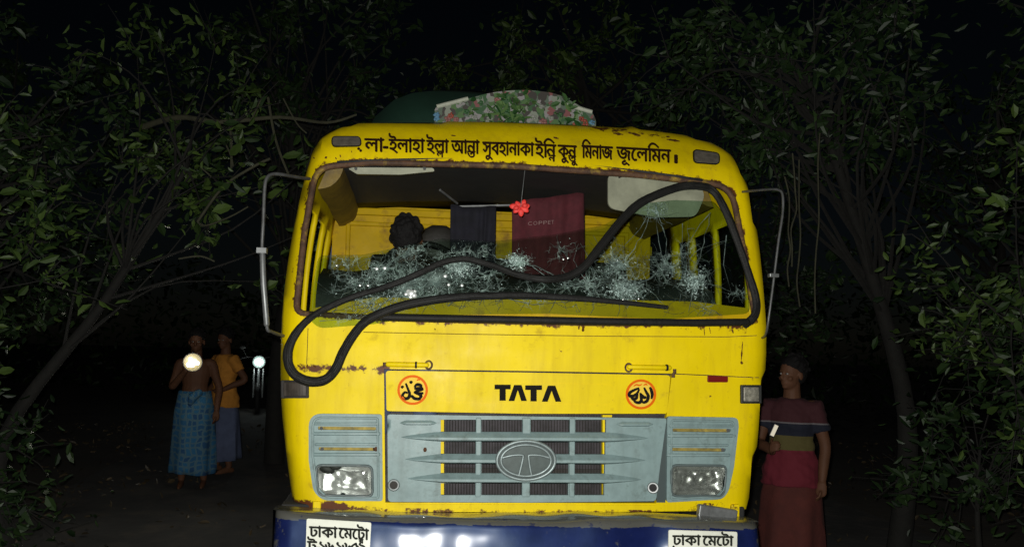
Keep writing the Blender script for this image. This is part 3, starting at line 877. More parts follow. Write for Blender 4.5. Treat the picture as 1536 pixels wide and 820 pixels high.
for (p, q) in (((617, 425), (690, 400)), ((570, 408), (617, 425)), ((530, 430), (570, 408)), ((690, 400), (776, 393)), ((776, 393), (850, 430)), ((850, 430), (925, 400)), ((940, 430), (998, 402)), ((998, 402), (1041, 420)),
               ((1041, 420), (1106, 440)), ((617, 425), (612, 365)), ((617, 425), (560, 470)), ((690, 400), (740, 440)), ((655, 425), (720, 450)), ((925, 395), (975, 318)), ((1041, 420), (1066, 318)), ((998, 402), (984, 312)),
               ((500, 400), (560, 385)), ((500, 470), (545, 430)), ((890, 428), (870, 365)), ((530, 430), (500, 400)), ((1041, 420), (1090, 360)), ((940, 430), (1000, 465)), ((570, 408), (640, 372)), ((776, 393), (745, 366))):
    hi_ = min(p[1], q[1]) < 350
    for _ in range(1 if hi_ else 2):
        bx, by = (rnd.gauss(0, 4), rnd.gauss(0, 3)) if hi_ else (rnd.gauss(0, 14), rnd.gauss(0, 10)); pts = []
        for i in range(11):
            t = i / 10; k_ = 4 * t * (1 - t)
            pts.append((p[0] + (q[0] - p[0]) * t + bx * k_ + rnd.gauss(0, 1.1), p[1] + (q[1] - p[1]) * t + by * k_ + rnd.gauss(0, 1.1)))
        strip(cr, pts, rnd.uniform(.9, 1.9))
flakes(776, 393, 150, 7, 5, .8, 2.2, cz)
flakes(1041, 424, 150, 7, 9, .8, 2.2, cz)
flakes(938, 436, 130, 18, 6, .7, 2.0, cz)
flakes(690, 402, 150, 10, 7, .8, 2.0, cz)
flakes(575, 440, 80, 22, 16, .5, 1.6, cz)
cr.build('crack', M['crack'], glass)
cz.build('crack_frosting', M['crush'], glass)
# chips that bulge and catch the flash; first cluster added for its reflection
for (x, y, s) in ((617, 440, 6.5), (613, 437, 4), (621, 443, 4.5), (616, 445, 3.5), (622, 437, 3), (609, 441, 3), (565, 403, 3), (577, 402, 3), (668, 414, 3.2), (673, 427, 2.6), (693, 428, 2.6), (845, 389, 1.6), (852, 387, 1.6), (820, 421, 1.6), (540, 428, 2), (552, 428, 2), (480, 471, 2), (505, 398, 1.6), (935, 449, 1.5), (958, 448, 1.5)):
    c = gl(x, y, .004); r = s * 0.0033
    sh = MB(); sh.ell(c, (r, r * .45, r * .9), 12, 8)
    sh.build('glint_chip', M['shine'], glass, 60)

# rubber weather seal pulled out of the frame: a thing of its own, hanging on the truck
seal_px = [(1118, 486, .0), (1132, 472, .012), (1134, 448, .018), (1122, 405, .025), (1104, 355, .03), (1088, 315, .03), (1070, 287, .02), (1050, 279, .02), (1020, 280, .02), (985, 292, .03), (955, 308, .03), (928, 335, .04),
           (900, 372, .05), (878, 398, .05), (850, 414, .05), (815, 418.5, .075), (775, 411, .05), (735, 397, .05), (700, 388, .05), (668, 393, .05), (630, 410, .05), (585, 427, .05), (540, 441, .05), (500, 457, .05),
           (470, 473, .06), (447, 496, .06), (433, 522, .065), (433, 546, .07), (444, 563, .075), (465, 572, .075), (487, 569, .075), (503, 553, .07), (515, 527, .065), (530, 502, .06), (550, 481, .055), (580, 466, .05),
           (620, 455, .05), (680, 446, .05), (760, 443, .05), (850, 446, .045), (930, 452, .03), (1000, 461, .012)]
def seal_pt(px, py, off):
    # the corner of the cab falls away, the stiff hose does not follow it
    q = LS(max(px, 470), py, 0); return Lw(px, py, q.y - off)
sp = smooth_path([seal_pt(*q) for q in seal_px], 6)
n_ = len(sp)
rads = []
for i in range(n_):
    t = i / n_
    rads.append(0.0215 if t < .3 else (0.0215 - 0.006 * min(1, (t - .3) / .1) if t < .58 else (0.0155 + 0.0065 * min(1, (t - .58) / .06) if t < .88 else 0.022 - 0.012 * (t - .88) / .12)))
b = MB()
rads = [r_ * (1 + .09 * noise.noise(Vector((i * .08, 3.3, 0))) + .06 * noise.noise(Vector((i * .6, 1.3, 0)))) for i, r_ in enumerate(rads)]
sp = [p + Vector((.006 * noise.noise(Vector((i * .09, 0, 1))), .005 * noise.noise(Vector((i * .08, 4, 1))), .006 * noise.noise(Vector((i * .09, 9, 1))))) for i, p in enumerate(sp)]
b.tube([TM @ p for p in sp], rads, 12, False, (1.05, 0.6), True)
for sg in (-1, 1):
    b.tube([TM @ (p + Vector((0, -r_ * .5, sg * r_ * .42))) for p, r_ in zip(sp[4:-14], rads[4:-14])], [r_ * .26 for r_ in rads[4:-14]], 6)
seal = b.build('rubber_seal', M['black'], None, 60)
tag(seal, 'long black rubber seal pulled from the windscreen, looping down over yellow paint', 'rubber seal')
me_ = seal.data
ctr = sum((v.co for v in me_.vertices), Vector()) / len(me_.vertices)

b = MB(); b.tube([LS(x, y, .0006) for x, y in densify([(545, 498), (700, 501), (900, 504), (1090, 505), (1135, 503)], 14, False)], .0022, 5)
b.build('panel_seam', mat('seam_dark_yellow', (0.20, 0.13, 0.01), .9, var=.5, vscale=20), truck)  # thin dark yellow line along the crease
b = MB(); b.tube([LS(x, y, .0006) for x, y in densify([(1012, 560.5), (1060, 562.5), (1110, 565), (1138, 566)], 12, False)], .0026, 5)
b.build('panel_seam', M['rust'], truck)
b = MB(); b.tube([LS(x, y, .0004) for x, y in densify([(462, 492), (461, 520), (460, 546)], 8, False)], .0018, 5)
b.build('panel_seam', M['rust'], truck)
rs = random.Random(3)
for (x0, y0, x1, y1, wd) in ((1114, 512, 1112, 540, 2.6), (1112, 541, 1113, 546, 4.2), (876, 487, 874, 497, 5), (869, 488, 868, 494, 3), (652, 492, 653, 495, 1.8), (461, 546, 461, 552, 4), (470, 547, 474, 551, 3), (446, 547, 452, 551, 3.4), (1056, 490, 1057, 503, 1.6), (1064, 490, 1066, 500, 1.4), (1098, 492, 1100, 500, 2.4),
                         (488, 235, 490, 238, 4), (510, 232, 511, 236, 2.5), (527, 226, 528, 229, 2), (503, 236, 505, 239, 2.6), (470, 236, 472, 238, 2.6), (920, 200, 935, 202, 4), (942, 199, 960, 203, 3.4), (1000, 209, 1020, 212, 4), (830, 206, 838, 208, 3), (676, 203, 684, 204, 2.4)):
    n = 9; A = []; B_ = []
    dx, dy = x1 - x0, y1 - y0; l = math.hypot(dx, dy)
    for i in range(n):
        t = i / (n - 1); h = wd * .5 * (math.sin(PI * (t * .86 + .07)) ** .6) * rs.uniform(.5, 1.2)
        A.append((x0 + dx * t - dy / l * h, y0 + dy * t + dx / l * h)); B_.append((x0 + dx * t + dy / l * h * rs.uniform(.5, 1.2), y0 + dy * t - dx / l * h))
    b = MB(); b.add([LS(x, y, .0016) for x, y in A] + [LS(x, y, .0016) for x, y in B_], [(i, i + 1, n + i + 1, n + i) for i in range(n - 1)])
    b.build('rust_streak', M['streak'], truck)

# ------------------------------------------------------------------ bonnet flap with badge, stickers, latches
def psheet(name, outer, holes, off, thick, m, parent, step=16, bevel=0.003, smooth=30):
    V2, F2 = cdt(outer, holes, step)
    vs, fs = thick_sheet(V2, F2, lambda p: LS(p[0], p[1], off), lambda p: LS(p[0], p[1], off) + Vector((0, thick, 0)))
    return mesh_obj(name, vs, fs, m, parent, smooth, bevel)
FLAP = round_poly([(578.6, 555.4), (790, 558.4), (1005.8, 562.4), (1000.5, 620), (790, 620), (579.8, 616)], [6, 0, 6, 4, 0, 4])
flap = psheet('bonnet_flap', FLAP, [], 0.004, 0.03, M['yellow'], truck, 18, 0.005)
add_wear(flap, lambda c: 0.0)
psheet('badge_plate', round_poly([(664, 571), (920, 577), (919, 606), (665, 602)], 8), [], 0.0065, 0.004, M['yellow'], flap, 14, 0.0015)
# the four block letters, A without its crossbar
def letters(polys, name, m, parent, off, mapf=None):
    vs = []; fs = []
    for poly in polys:
        V2, F2 = cdt(poly, [], 4)
        a, f = thick_sheet(V2, F2, lambda p: LS(p[0], p[1], off), lambda p: LS(p[0], p[1], off) + Vector((0, .0045, 0)))
        n = len(vs); vs += a; fs += [tuple(i + n for i in q) for q in f]
    return mesh_obj(name, vs, fs, m, parent)
def Tp(x0, x1, y0, y1, st):
    c = (x0 + x1) / 2
    return [(x0, y0), (x1, y0), (x1, y0 + 7), (c + st, y0 + 7), (c + st, y1), (c - st, y1), (c - st, y0 + 7), (x0, y0 + 7)]
def Ap(x0, x1, y0, y1):
    c = (x0 + x1) / 2
    return [(x0, y1), (c - 5.5, y0), (c + 5.5, y0), (x1, y1), (x1 - 8.5, y1), (c, y0 + 7.5), (x0 + 8.5, y1)]
letters([Tp(742, 766, 576.5, 600.5, 4.6), Ap(763, 790.5, 577, 601), Tp(788, 813, 577.5, 601.5, 4.6), Ap(813, 842, 578, 602)], 'badge_letters', M['badge'], flap, 0.0115)

def stroke_obj(name, strokes, m, parent, off, wpx):
    mb = MB()
    for st in strokes:
        pts = smooth_path([Vector((x, y, 0)) for x, y in st], 5)
        k = len(pts); A = []; B = []
        for i, p in enumerate(pts):
            t = pts[min(i + 1, k - 1)] - pts[max(i - 1, 0)]; t.normalize()
            tp = wpx * (0.55 + 0.45 * math.sin(PI * min(1, max(0, i / (k - 1))))) * .5
            A.append((p.x - t.y * tp, p.y + t.x * tp)); B.append((p.x + t.y * tp, p.y - t.x * tp))
        va = [LS(x, y, off) for x, y in A] + [LS(x, y, off) for x, y in B]
        mb.add(va, [(i, i + 1, k + i + 1, k + i) for i in range(k - 1)])
    return mb.build(name, m, parent)
def disc_px(cx, cy, rx, ry, n=36): return [(cx + rx * math.cos(2 * PI * i / n), cy + ry * math.sin(2 * PI * i / n)) for i in range(n)]
def sticker(cx, cy, r, black, redm, label):
    s = psheet('round_sticker', disc_px(cx, cy, r, r * .98), [], 0.0062, 0.002, M['orange'], flap, 12, 0)
    s['label'] = label
    psheet('sticker_face', disc_px(cx, cy, r * .84, r * .82), [], 0.0080, 0.0015, M['cream'], s, 12, 0)
    stroke_obj('calligraphy', black, M['badge'], s, 0.0092, 5.0)
    if redm: stroke_obj('calligraphy_mark', redm, M['orange'], s, 0.0092, 2.4)
def c6(l): return [(560 + x / 6.98, 540 + y / 6.98) for x, y in l]
def c7(l): return [(860 + x / 6.98, 540 + y / 6.98) for x, y in l]
sticker(619, 584.5, 23, [c6([(340, 240), (362, 300), (380, 350), (365, 395), (325, 398), (305, 370), (330, 335), (362, 345)]), c6([(365, 390), (400, 375), (430, 398), (480, 405), (492, 395)]),
                         c6([(430, 285), (455, 255), (495, 262), (505, 280)]), c6([(428, 300), (470, 292), (515, 300), (450, 325), (425, 345)]), c6([(435, 340), (480, 350), (525, 342)]), c6([(470, 350), (500, 375), (480, 400)]),
                         c6([(292, 290), (305, 280), (312, 288)]), c6([(380, 238), (395, 230), (410, 236)])],
        [c6([(455, 212), (478, 200), (492, 208)]), c6([(300, 380), (330, 412)])], 'round sticker with flowing black script in an orange ring, left of badge')
sticker(961.5, 591, 23, [c7([(800, 280), (815, 310), (826, 360), (818, 405)]), c7([(740, 285), (762, 330), (785, 375), (770, 425), (735, 440), (712, 425)]), c7([(700, 340), (708, 380), (712, 420), (690, 442), (650, 435), (625, 400)]),
                         c7([(690, 290), (640, 310), (590, 340), (590, 372), (630, 372), (668, 345), (690, 300)]), c7([(600, 372), (625, 405), (660, 395), (672, 350)]), c7([(700, 345), (720, 370), (745, 390), (765, 380)])],
        [c7([(630, 272), (660, 255), (690, 262), (720, 250)]), c7([(735, 262), (760, 250), (775, 262)])], 'round sticker with upright black script in an orange ring, right of badge')

def latch(x0, x1, y, dark_x, ring_x):
    b = MB(); b.tube([LS(x, y + (x - x0) * .02, 0.016) for x in (x0, (x0 + x1) / 2, x1)], 0.013, 8, round_ends=True)
    o = b.build('bonnet_latch', M['yellow'], truck, 50)
    add_wear(o, lambda c: .2)
    b = MB(); b.tube([LS(dark_x - 1.5, y + 1, 0.017), LS(dark_x + 1.5, y + 1, 0.017)], 0.0165, 8); b.build('latch_clip', M['black'], o, 50)
    b = MB(); b.tube([LS(ring_x + 5 * math.cos(a), y + 1 + 6 * math.sin(a), 0.02) for a in [2 * PI * i / 14 for i in range(14)]], 0.005, 6, True); b.build('latch_ring', M['rust'], o, 50)
latch(582, 640, 546, 624, 643)
latch(944, 1004, 550, 1000, 943)
b = MB()
for (x, y) in ((577, 546), (1010, 562), (1012, 556)):
    b = MB(); b.tube([LS(x, y - 3, .01), LS(x, y + 4, .01)], .009, 8); b.build('latch_bolt', M['rust'], truck, 50)
psheet('red_reflector', round_poly([(1062, 563), (1092, 564), (1092, 573), (1062, 573)], 2), [], 0.012, 0.012, M['red'], truck, 12, 0.002)

# ------------------------------------------------------------------ grille
cavity = MB()
for p0, p1 in (((575, 552), (1008, 760)),):
    pts = [Lw(575, 548, .16), Lw(1012, 552, .16), Lw(1000, 762, .16), Lw(575, 762, .16)]
    cavity.add(pts + [p + Vector((0, .02, 0)) for p in pts], [(0, 1, 2, 3), (4, 7, 6, 5), (0, 4, 5, 1), (1, 5, 6, 2), (2, 6, 7, 3), (3, 7, 4, 0)])
rad = cavity.build('radiator', M['radiator'], truck)
b = MB()
for i in range(60):
    x = 662 + 250 * i / 59
    b.tube([Lw(x, 622, .145), Lw(x, 750, .145)], .0022, 4)
b.build('radiator_fins', M['chassis'], rad)
b = MB()
for (xa, xb) in ((655, 666), (904, 918)):
    for y0, y1 in ((622, 752),):
        pts = [Lw(xa, y0, .05), Lw(xb, y0, .05), Lw(xb, y1, .05), Lw(xa, y1, .05)]
        b = MB(); b.add(pts + [p + Vector((0, .03, 0)) for p in pts], [(0, 1, 2, 3), (4, 7, 6, 5), (0, 4, 5, 1), (1, 5, 6, 2), (2, 6, 7, 3), (3, 7, 4, 0)])
        b.build('grille_post', M['yellow'], truck)
rows = [(629, 649), (662, 682), (694, 711), (724, 742)]
colx = [(661, 714), (722, 784), (796, 855), (863, 909)]
holes = []
for (y0, y1) in rows:
    for i, (x0, x1) in enumerate(colx):
        dx = (y0 - 629) * -0.03 if x0 > 789 else 0
        holes.append([(x0 + dx, y0), (x1 + dx, y0), (x1 + dx, y1), (x0 + dx, y1)])
GR = round_poly([(581, 621), (790, 624), (1000, 627), (990, 700), (984, 751), (790, 753), (582, 752)], [4, 0, 4, 0, 6, 0, 6])
grille = psheet('grille', GR, holes, 0.012, 0.022, M['grey'], truck, 13, 0.003)
# horizontal slats: long wedge bars that run out in points at both ends
def wedge(x0, x1, y, hh, dep, slope):
    b = MB(); rr = []
    n = 30
    for i in range(n + 1):
        t = i / n; x = x0 + (x1 - x0) * t
        e = min(1, t * 6.5, (1 - t) * 6.5); e = e ** .7
        h = max(.4, hh * e)
        yy = y + slope * (x - 790)
        a = LS(x, yy - h, 0.0135); m_ = LS(x, yy + h * .25, 0.0135); c = LS(x, yy + h * .75, .0135)
        m1 = LS(x, yy - h * .1, 0.0135) + Vector((0, -dep * e - .001, 0)); m2 = LS(x, yy + h * .35, .0135) + Vector((0, -dep * e - .001, 0))
        rr.append([a, m1, m2, c + Vector((0, .0, 0)), c + Vector((0, .018, 0)), a + Vector((0, .018, 0))])
    b.rings(rr)
    return b
for (y, x0, x1) in ((656, 602, 972), (689, 608, 968), (718, 612, 962)):
    wedge(x0, x1, y, 8.5, 0.032, 0.004).build('grille_slat', M['grey'], grille, 35, 0.002)
wedge(600, 655, 634, 4, .012, 0).build('grille_slat', M['grey'], grille, 35)
wedge(925, 980, 636, 4, .012, 0).build('grille_slat', M['grey'], grille, 35)
b = MB()
for x in (718, 790, 859):
    for (y0, y1) in ((626, 745),):
        hw = 6 if x == 790 else 4
        pts = [LS(x - hw, y0, .02), LS(x + hw, y0, .02), LS(x + hw - 1, y1, .02), LS(x - hw - 1, y1, .02)]
        b = MB(); b.add(pts + [p + Vector((0, .03, 0)) for p in pts], [(0, 1, 2, 3), (4, 7, 6, 5), (0, 4, 5, 1), (1, 5, 6, 2), (2, 6, 7, 3), (3, 7, 4, 0)])
        b.build('grille_upright', M['grey'], grille, None, .004)
# emblem: double oval ring with a T inside
b = MB()
def ellp(cx, cy, rx, ry, off, n=44): return [LS(cx + rx * math.cos(2 * PI * i / n), cy + ry * math.sin(2 * PI * i / n), off) for i in range(n)]
b.tube(ellp(789, 690, 43.5, 29, .056), .0085, 8, True)
b.tube(ellp(789, 690, 37.5, 23.5, .060), .0065, 8, True)
def tpath(pts, r): b.tube(smooth_path([LS(x, y, .060) for x, y in pts], 5), r, 8, round_ends=True)
tpath([(754, 686), (768, 682.5), (783, 682), (784.5, 686), (780, 706), (778, 713)], .0065)
tpath([(824, 686), (810, 682.5), (795, 682), (793, 686), (796, 706), (798, 713)], .0065)
emb = b.build('oval_emblem', M['chrome'], grille, 60)
V2, F2 = cdt(disc_px(789, 690, 42, 27.5), [], 12)
vs, fs = thick_sheet(V2, F2, lambda p: LS(p[0], p[1], .049), lambda p: LS(p[0], p[1], .049) + Vector((0, .02, 0)))
mesh_obj('emblem_back', vs, fs, mat('emblem_grey', (0.06, 0.085, 0.08), 0.45, var=.3, vscale=30), emb, 40)
for (x, y, m_) in ((590.5, 727, 'chassis'), (979.5, 731, 'dark')):
    b = MB(); b.tube([LS(x, y, .012), LS(x, y, .03)], .030, 16)
    o = b.build('grille_lock', M['lamp_hole'], grille, 40, .004)
    b = MB(); b.tube([LS(x, y, .02), LS(x, y, .034)], .020, 14); b.build('lock_core', M[m_], o, 40)
# yellow lip below the grille
psheet('lower_lip', [(578, 755), (790, 756), (984, 757), (984, 764), (790, 763), (578, 761)], [], 0.006, 0.03, M['yellow'], truck, 14, 0.003)

# ------------------------------------------------------------------ headlight panels
def lamp_panel(outer, orr, slots, lamp, mirror, label):
    lamp_r = round_poly(lamp, 9)
    pan = psheet('headlight_panel', round_poly(outer, orr), [round_poly(s, 2) for s in slots] + [lamp_r], 0.022, 0.022, M['grey'], truck, 11, 0.004)
    pan['label'] = label
    for s in slots:
        psheet('slot_shade_plate', [(s[0][0] - 3, s[0][1] - 3), (s[1][0] + 3, s[1][1] - 3), (s[2][0] + 3, s[2][1] + 3), (s[3][0] - 3, s[3][1] + 3)], [], .0015, .004, M['slot'], pan, 20, 0)  # added plate, coloured darker for the shade in the slot
    # raised rim and ridges
    b = MB()
    xs0, xs1 = slots[0][0][0], slots[0][1][0]
    inner = round_poly([(x + (8 if x < sum(q[0] for q in outer) / len(outer) else -8) * .8, y + (7 if y < 680 else -6) * .8) for x, y in outer], [max(2, r * .7) for r in orr])
    b.tube([LS(x, y, .023) for x, y in densify(inner, 8)], .006, 6, True)
    for s in slots:
        y0 = s[0][1]; y1 = s[2][1]
        b.tube([LS(x, y0 - 4, .022) for x in (s[0][0] - 4, s[1][0] + 2)], .007, 6, False, None, True)
        b.tube([LS(x, y1 + 5, .022) for x in (s[0][0] - 6, s[1][0] + 4)], .009, 6, False, None, True)
    b.build('panel_ridges', M['grey'], pan, 50)
    # lamp: rippled reflector bowl behind a clear lens, dark housing rim
    cx = sum(p[0] for p in lamp) / 4; cy = sum(p[1] for p in lamp) / 4
    V2, F2 = cdt(lamp_r, [], 3.2)
    def bowl(p):
        e = dpoly(p, lamp_r); q = LS(p[0], p[1], .012)
        dd = min(1, e / 12)
        cxs = (p[0] - cx) / 40
        rip = (0.016 if mirror else 0.018) * noise.noise(Vector((p[0] / (9 if mirror else 13) + (50 if mirror else 0), p[1] / 12, 1.7))) + 0.003 * noise.noise(Vector((p[0] / 3.2, p[1] / 3.2, 4)))
        return q + Vector((0, -0.010 + 0.05 * (dd * (2 - dd)) * (1 - .35 * abs(cxs)) + rip * dd, 0))
    vs, fs = thick_sheet(V2, F2, bowl, lambda p: bowl(p) + Vector((0, .004, 0)))
    hl = mesh_obj('headlight', vs, fs, M['reflector_dull' if mirror else 'reflector'], pan, 70)
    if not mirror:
        b = MB(); b.ell(LS(cx - 27, cy - 17, .0), (.040, .014, .022), 12, 8, Matrix.Rotation(.3, 3, 'Y')); b.ell(LS(cx - 14, cy - 20, .0), (.03, .012, .014), 10, 8); b.build('dark_reflection_blob', M['dash'], hl, 60)  # dark blobs added to stand for the bowl's black reflection
    V2, F2 = cdt(lamp_r, [], 8)
    def lens(p):
        e = min(1, dpoly(p, lamp_r) / 16)
        return LS(p[0], p[1], .024 + .014 * e * (2 - e))
    vs, fs = thick_sheet(V2, F2, lens, lambda p: lens(p) + Vector((0, .004, 0)))
    mesh_obj('lamp_glass', vs, fs, M['lens'], hl, 60)
    b = MB(); b.tube([LS(x, y, .024) for x, y in densify(lamp_r, 6)], .0065, 6, True); b.build('lamp_rim', M['lamp_hole'], hl, 60)
    for s in slots:
        x = s[0][0] + 5 if not mirror else s[1][0] - 5
        y = (s[0][1] + s[2][1]) / 2
        b = MB(); b.tube([LS(x, y, .008), LS(x, y, .026)], .009, 8); b.build('panel_screw', M['dash'], pan, 50)
    return pan
lamp_panel([(463, 620), (573, 621), (574, 751), (484, 750), (470, 736), (463, 690)], [20, 5, 5, 10, 8, 0],
           [[(477, 639), (564, 640), (564, 645), (477, 644)], [(478, 670), (564, 671), (564, 676), (478, 675)]],
           [(474, 697), (558, 698), (559, 744), (478, 742)], False, 'grey lamp panel with a white-lit lamp, left of grille')
lamp_panel([(1001, 624), (1107, 626), (1108, 640), (1101, 700), (1093, 736), (1084, 748), (1000, 753)], [5, 18, 0, 0, 8, 10, 5],
           [[(1009, 642), (1097, 643), (1095, 648), (1009, 647)], [(1008, 671), (1089, 672), (1088, 677), (1008, 676)]],
           [(1007, 697), (1090, 698), (1086, 743), (1007, 743)], True, 'grey lamp panel with a dim clear lamp, right of grille')
psheet('panel_gap_strip', [(986, 627), (1000, 627), (998, 753), (985, 753)], [], 0.006, 0.012, mat('gap_grey', (0.05, 0.07, 0.07), .6), truck, 12, 0)

# ------------------------------------------------------------------ corner lamps, roof marker lamps
def corner_lamp(px0, px1, y0, y1, m_face, m_rim, label):
    n = 8; A = []; Bk = []
    for (mrg, off, dep, m_, nm) in ((0, .018, .03, m_rim, 'corner_lamp'), (4, .026, .02, m_face, 'lamp_lens')):
        xs = [px0 + mrg + (px1 - px0 - 2 * mrg) * i / n for i in range(n + 1)]
        b = MB(); top = []; bot = []
        for x in xs:
            xx = min(max(x, 428), 1139)
            w = LS(xx, (y0 + y1) / 2, 0).y - off
            top.append(Lw(x, y0 + mrg * .8, w)); bot.append(Lw(x, y1 - mrg * .8, w))
        k = n + 1
        allv = top + bot + [p + Vector((0, dep, 0)) for p in top] + [p + Vector((0, dep, 0)) for p in bot]
        fs = []
        for i in range(n):
            fs += [(i, i + 1, k + i + 1, k + i), (2 * k + i, 3 * k + i, 3 * k + i + 1, 2 * k + i + 1), (i, 2 * k + i, 2 * k + i + 1, i + 1), (k + i, k + i + 1, 3 * k + i + 1, 3 * k + i)]
        fs += [(0, k, 3 * k, 2 * k), (n, 2 * k + n, 3 * k + n, k + n)]
        b.add(allv, fs)
        if nm == 'corner_lamp':
            o = b.build(nm, m_, truck, None, .005); o['label'] = label
        else: b.build(nm, m_, o, None, .004)
corner_lamp(421, 463, 570, 597, M['lens_brown'], M['chassis'], 'dark dusty corner lamp on the left of the cab')
corner_lamp(1112, 1143, 577, 605, M['lens_clear'], M['dash'], 'clear corner lamp in a black surround on the right of the cab')
for (pts, m_) in (([(497, 204), (541, 204), (543, 219), (497, 220)], 'lens_dark'), ([(1040, 223), (1080, 229), (1080, 247), (1041, 244)], 'lens_dark')):
    o = psheet('roof_marker_lamp', round_poly(pts, 7), [], .014, .02, M['black'], truck, 8, .004)
    cx = sum(p[0] for p in pts) / 4; cy = sum(p[1] for p in pts) / 4
    psheet('marker_lens', round_poly([(cx + (x - cx) * .92, cy + (y - cy) * .84) for x, y in pts], 5), [], .020, .01, M[m_], o, 8, .003)

# ------------------------------------------------------------------ lettering (built from font outlines, filled by winding)
_gc = {}
def glyph(ch, bold):
    key = (ch, bold)
    if key in _gc: return _gc[key]
    cu = bpy.data.curves.new('glyph', 'FONT'); cu.body = ch; cu.fill_mode = 'NONE'; cu.resolution_u = 3; cu.offset = bold
    o = bpy.data.objects.new('glyph', cu); C.objects.link(o)
    bpy.context.view_layer.update()
    me = bpy.data.meshes.new_from_object(o.evaluated_get(bpy.context.evaluated_depsgraph_get()))
    V = [Vector((v.co.x, v.co.y)) for v in me.vertices]; E_ = [tuple(e.vertices) for e in me.edges]
    bpy.data.objects.remove(o); bpy.data.curves.remove(cu); bpy.data.meshes.remove(me)
    r = delaunay_2d_cdt(V, E_, [], 0, 1e-5)
    def wind(p):
        w = 0
        for a, b_ in E_:
            A = V[a]; B = V[b_]
            cr_ = (B.x - A.x) * (p[1] - A.y) - (p[0] - A.x) * (B.y - A.y)
            if A.y <= p[1] < B.y and cr_ > 0: w += 1
            elif B.y <= p[1] < A.y and cr_ < 0: w -= 1
        return w
    VV = [(v.x, v.y) for v in r[0]]; FF = []
    for f in r[2]:
        c = (sum(VV[i][0] for i in f) / len(f), sum(VV[i][1] for i in f) / len(f))
        if wind(c) != 0: FF.append(tuple(f))
    used = {i for f in FF for i in f}
    xs = [VV[i][0] for i in used]
    _gc[key] = (VV, FF, min(xs), max(xs))
    return _gc[key]
# a word is a list of glyphs (char, dx, dy, sx, sy): '+' joins below/over the previous one
def word(parts, bold=0.02):
    """returns triangles in em units, pen advancing by each glyph's ink width"""
    V = []; F = []; pen = 0; last = 0
    for p in parts:
        ch = p[0]; mode = p[1] if len(p) > 1 else ''
        g_ = glyph(ch, bold); VV, FF, x0, x1 = g_
        if mode == '':
            ox = pen - x0; sx = sy = 1; oy = 0; last = pen; pen += (x1 - x0) - 0.03
        else:
            dx, dy, sx, sy = p[2:6]
            ox = last + dx - x0 * sx; oy = dy
            if mode == 'adv': last = last + dx; pen = last + (x1 - x0) * sx - 0.03
        n = len(V)
        V += [(x * sx + ox, y * sy + oy) for x, y in VV]; F += [tuple(i + n for i in f) for f in FF]
    return V, F
def lay(name, words, off, m, parent, mapf):
    vs = []; fs = []
    for parts, x0, x1, yb0, yb1, hh, bold in words:
        V, F = word(parts, bold)
        used = {i for f in F for i in f}
        a = min(V[i][0] for i in used); b_ = max(V[i][0] for i in used)
        for q, (ox, oy) in enumerate(((0, 0), (.85, .15), (-.85, -.15), (.1, .75), (-.1, -.75))):
            n = len(vs)
            for x, y in V:
                t = (x - a) / (b_ - a)
                px = x0 + (x1 - x0) * t; py = yb0 + (yb1 - yb0) * t - y / 0.62 * hh
                vs.append(mapf(px + ox, py + oy, off + .0002 * q))
            fs += [tuple(i + n for i in f) for f in F]
    return mesh_obj(name, vs, fs, m, parent)
def S(s): return [(c,) for c in s]
LL = [('ল', 'adv', 0, .25, .72, .6), ('ল', 'o', .10, -.08, .6, .5)]
def conj(a, b_, w=.62): return [(a, 'o', 0, .24, .95, .62), (b_, 'o', .10, -.06, .75, .55)]
wl = [
    (S('লা') + [('-',)], 547, 582, 227, 228, 19, .075),
    (S('ইলাহা'), 583.5, 637, 228, 229, 19, .075),
    (S('ই') + [('ল',)] + [('ল', 'o', .18, -.22, .62, .5)] + S('া'), 640, 673, 229, 229.5, 18.5, .075),
    (S('আ') + [('ন',)] + [('ত', 'o', .0, -.20, .8, .52)] + S('া'), 677, 719, 230, 231, 19, .075),
    (S('স') + [('ু', 'o', .25, 0, 1, 1)] + S('বহানাকা'), 724, 801, 231.5, 234, 18.5, .075),
    (S('ই') + [('ি',), ('ন', 'adv', .2, 0, 1, 1), ('ন', 'o', .14, -.2, .7, .5)], 803, 834, 235, 236.5, 19, .075),
    (S('ক') + [('ু', 'o', .30, 0, 1, 1)] + [('ন',), ('ত', 'o', 0, -.2, .8, .5), ('ু', 'o', .28, -.16, .8, .8)], 837, 866, 236, 237.5, 18.5, .075),
    ([('ি',), ('ম', 'adv', .24, 0, 1, 1)] + S('নাজ'), 873, 919, 237, 239.5, 19, .075),
    (S('জ') + [('ূ', 'o', .35, 0, 1, 1)] + S('লে')[:1] + [('ে',)] + [('ি',), ('ম', 'adv', .24, 0, 1, 1)] + S('ন'), 925, 1006, 239.5, 244, 19, .075),
    (S('।'), 1012, 1016, 244.5, 244.8, 12, .03),
]
# the vowel sign e is written before its consonant
wl[8] = (S('জ') + [('ূ', 'o', .35, 0, 1, 1)] + S('েল') + [('ি',), ('ম', 'adv', .24, 0, 1, 1)] + S('ন'), 925, 1006, 239.5, 244, 19, .075)
lay('visor_lettering', wl, .004, M['letter'], truck, LS)
b = MB()
for (x, y) in ((538, 223), (541, 226)):
    p = [LS(x + 2.2 * math.cos(a), y + 2.2 * math.sin(a), .004) for a in [2 * PI * i / 10 for i in range(10)]]
    b.add(p, [tuple(range(10))])
b.build('paint_blots', M['letter'], truck)

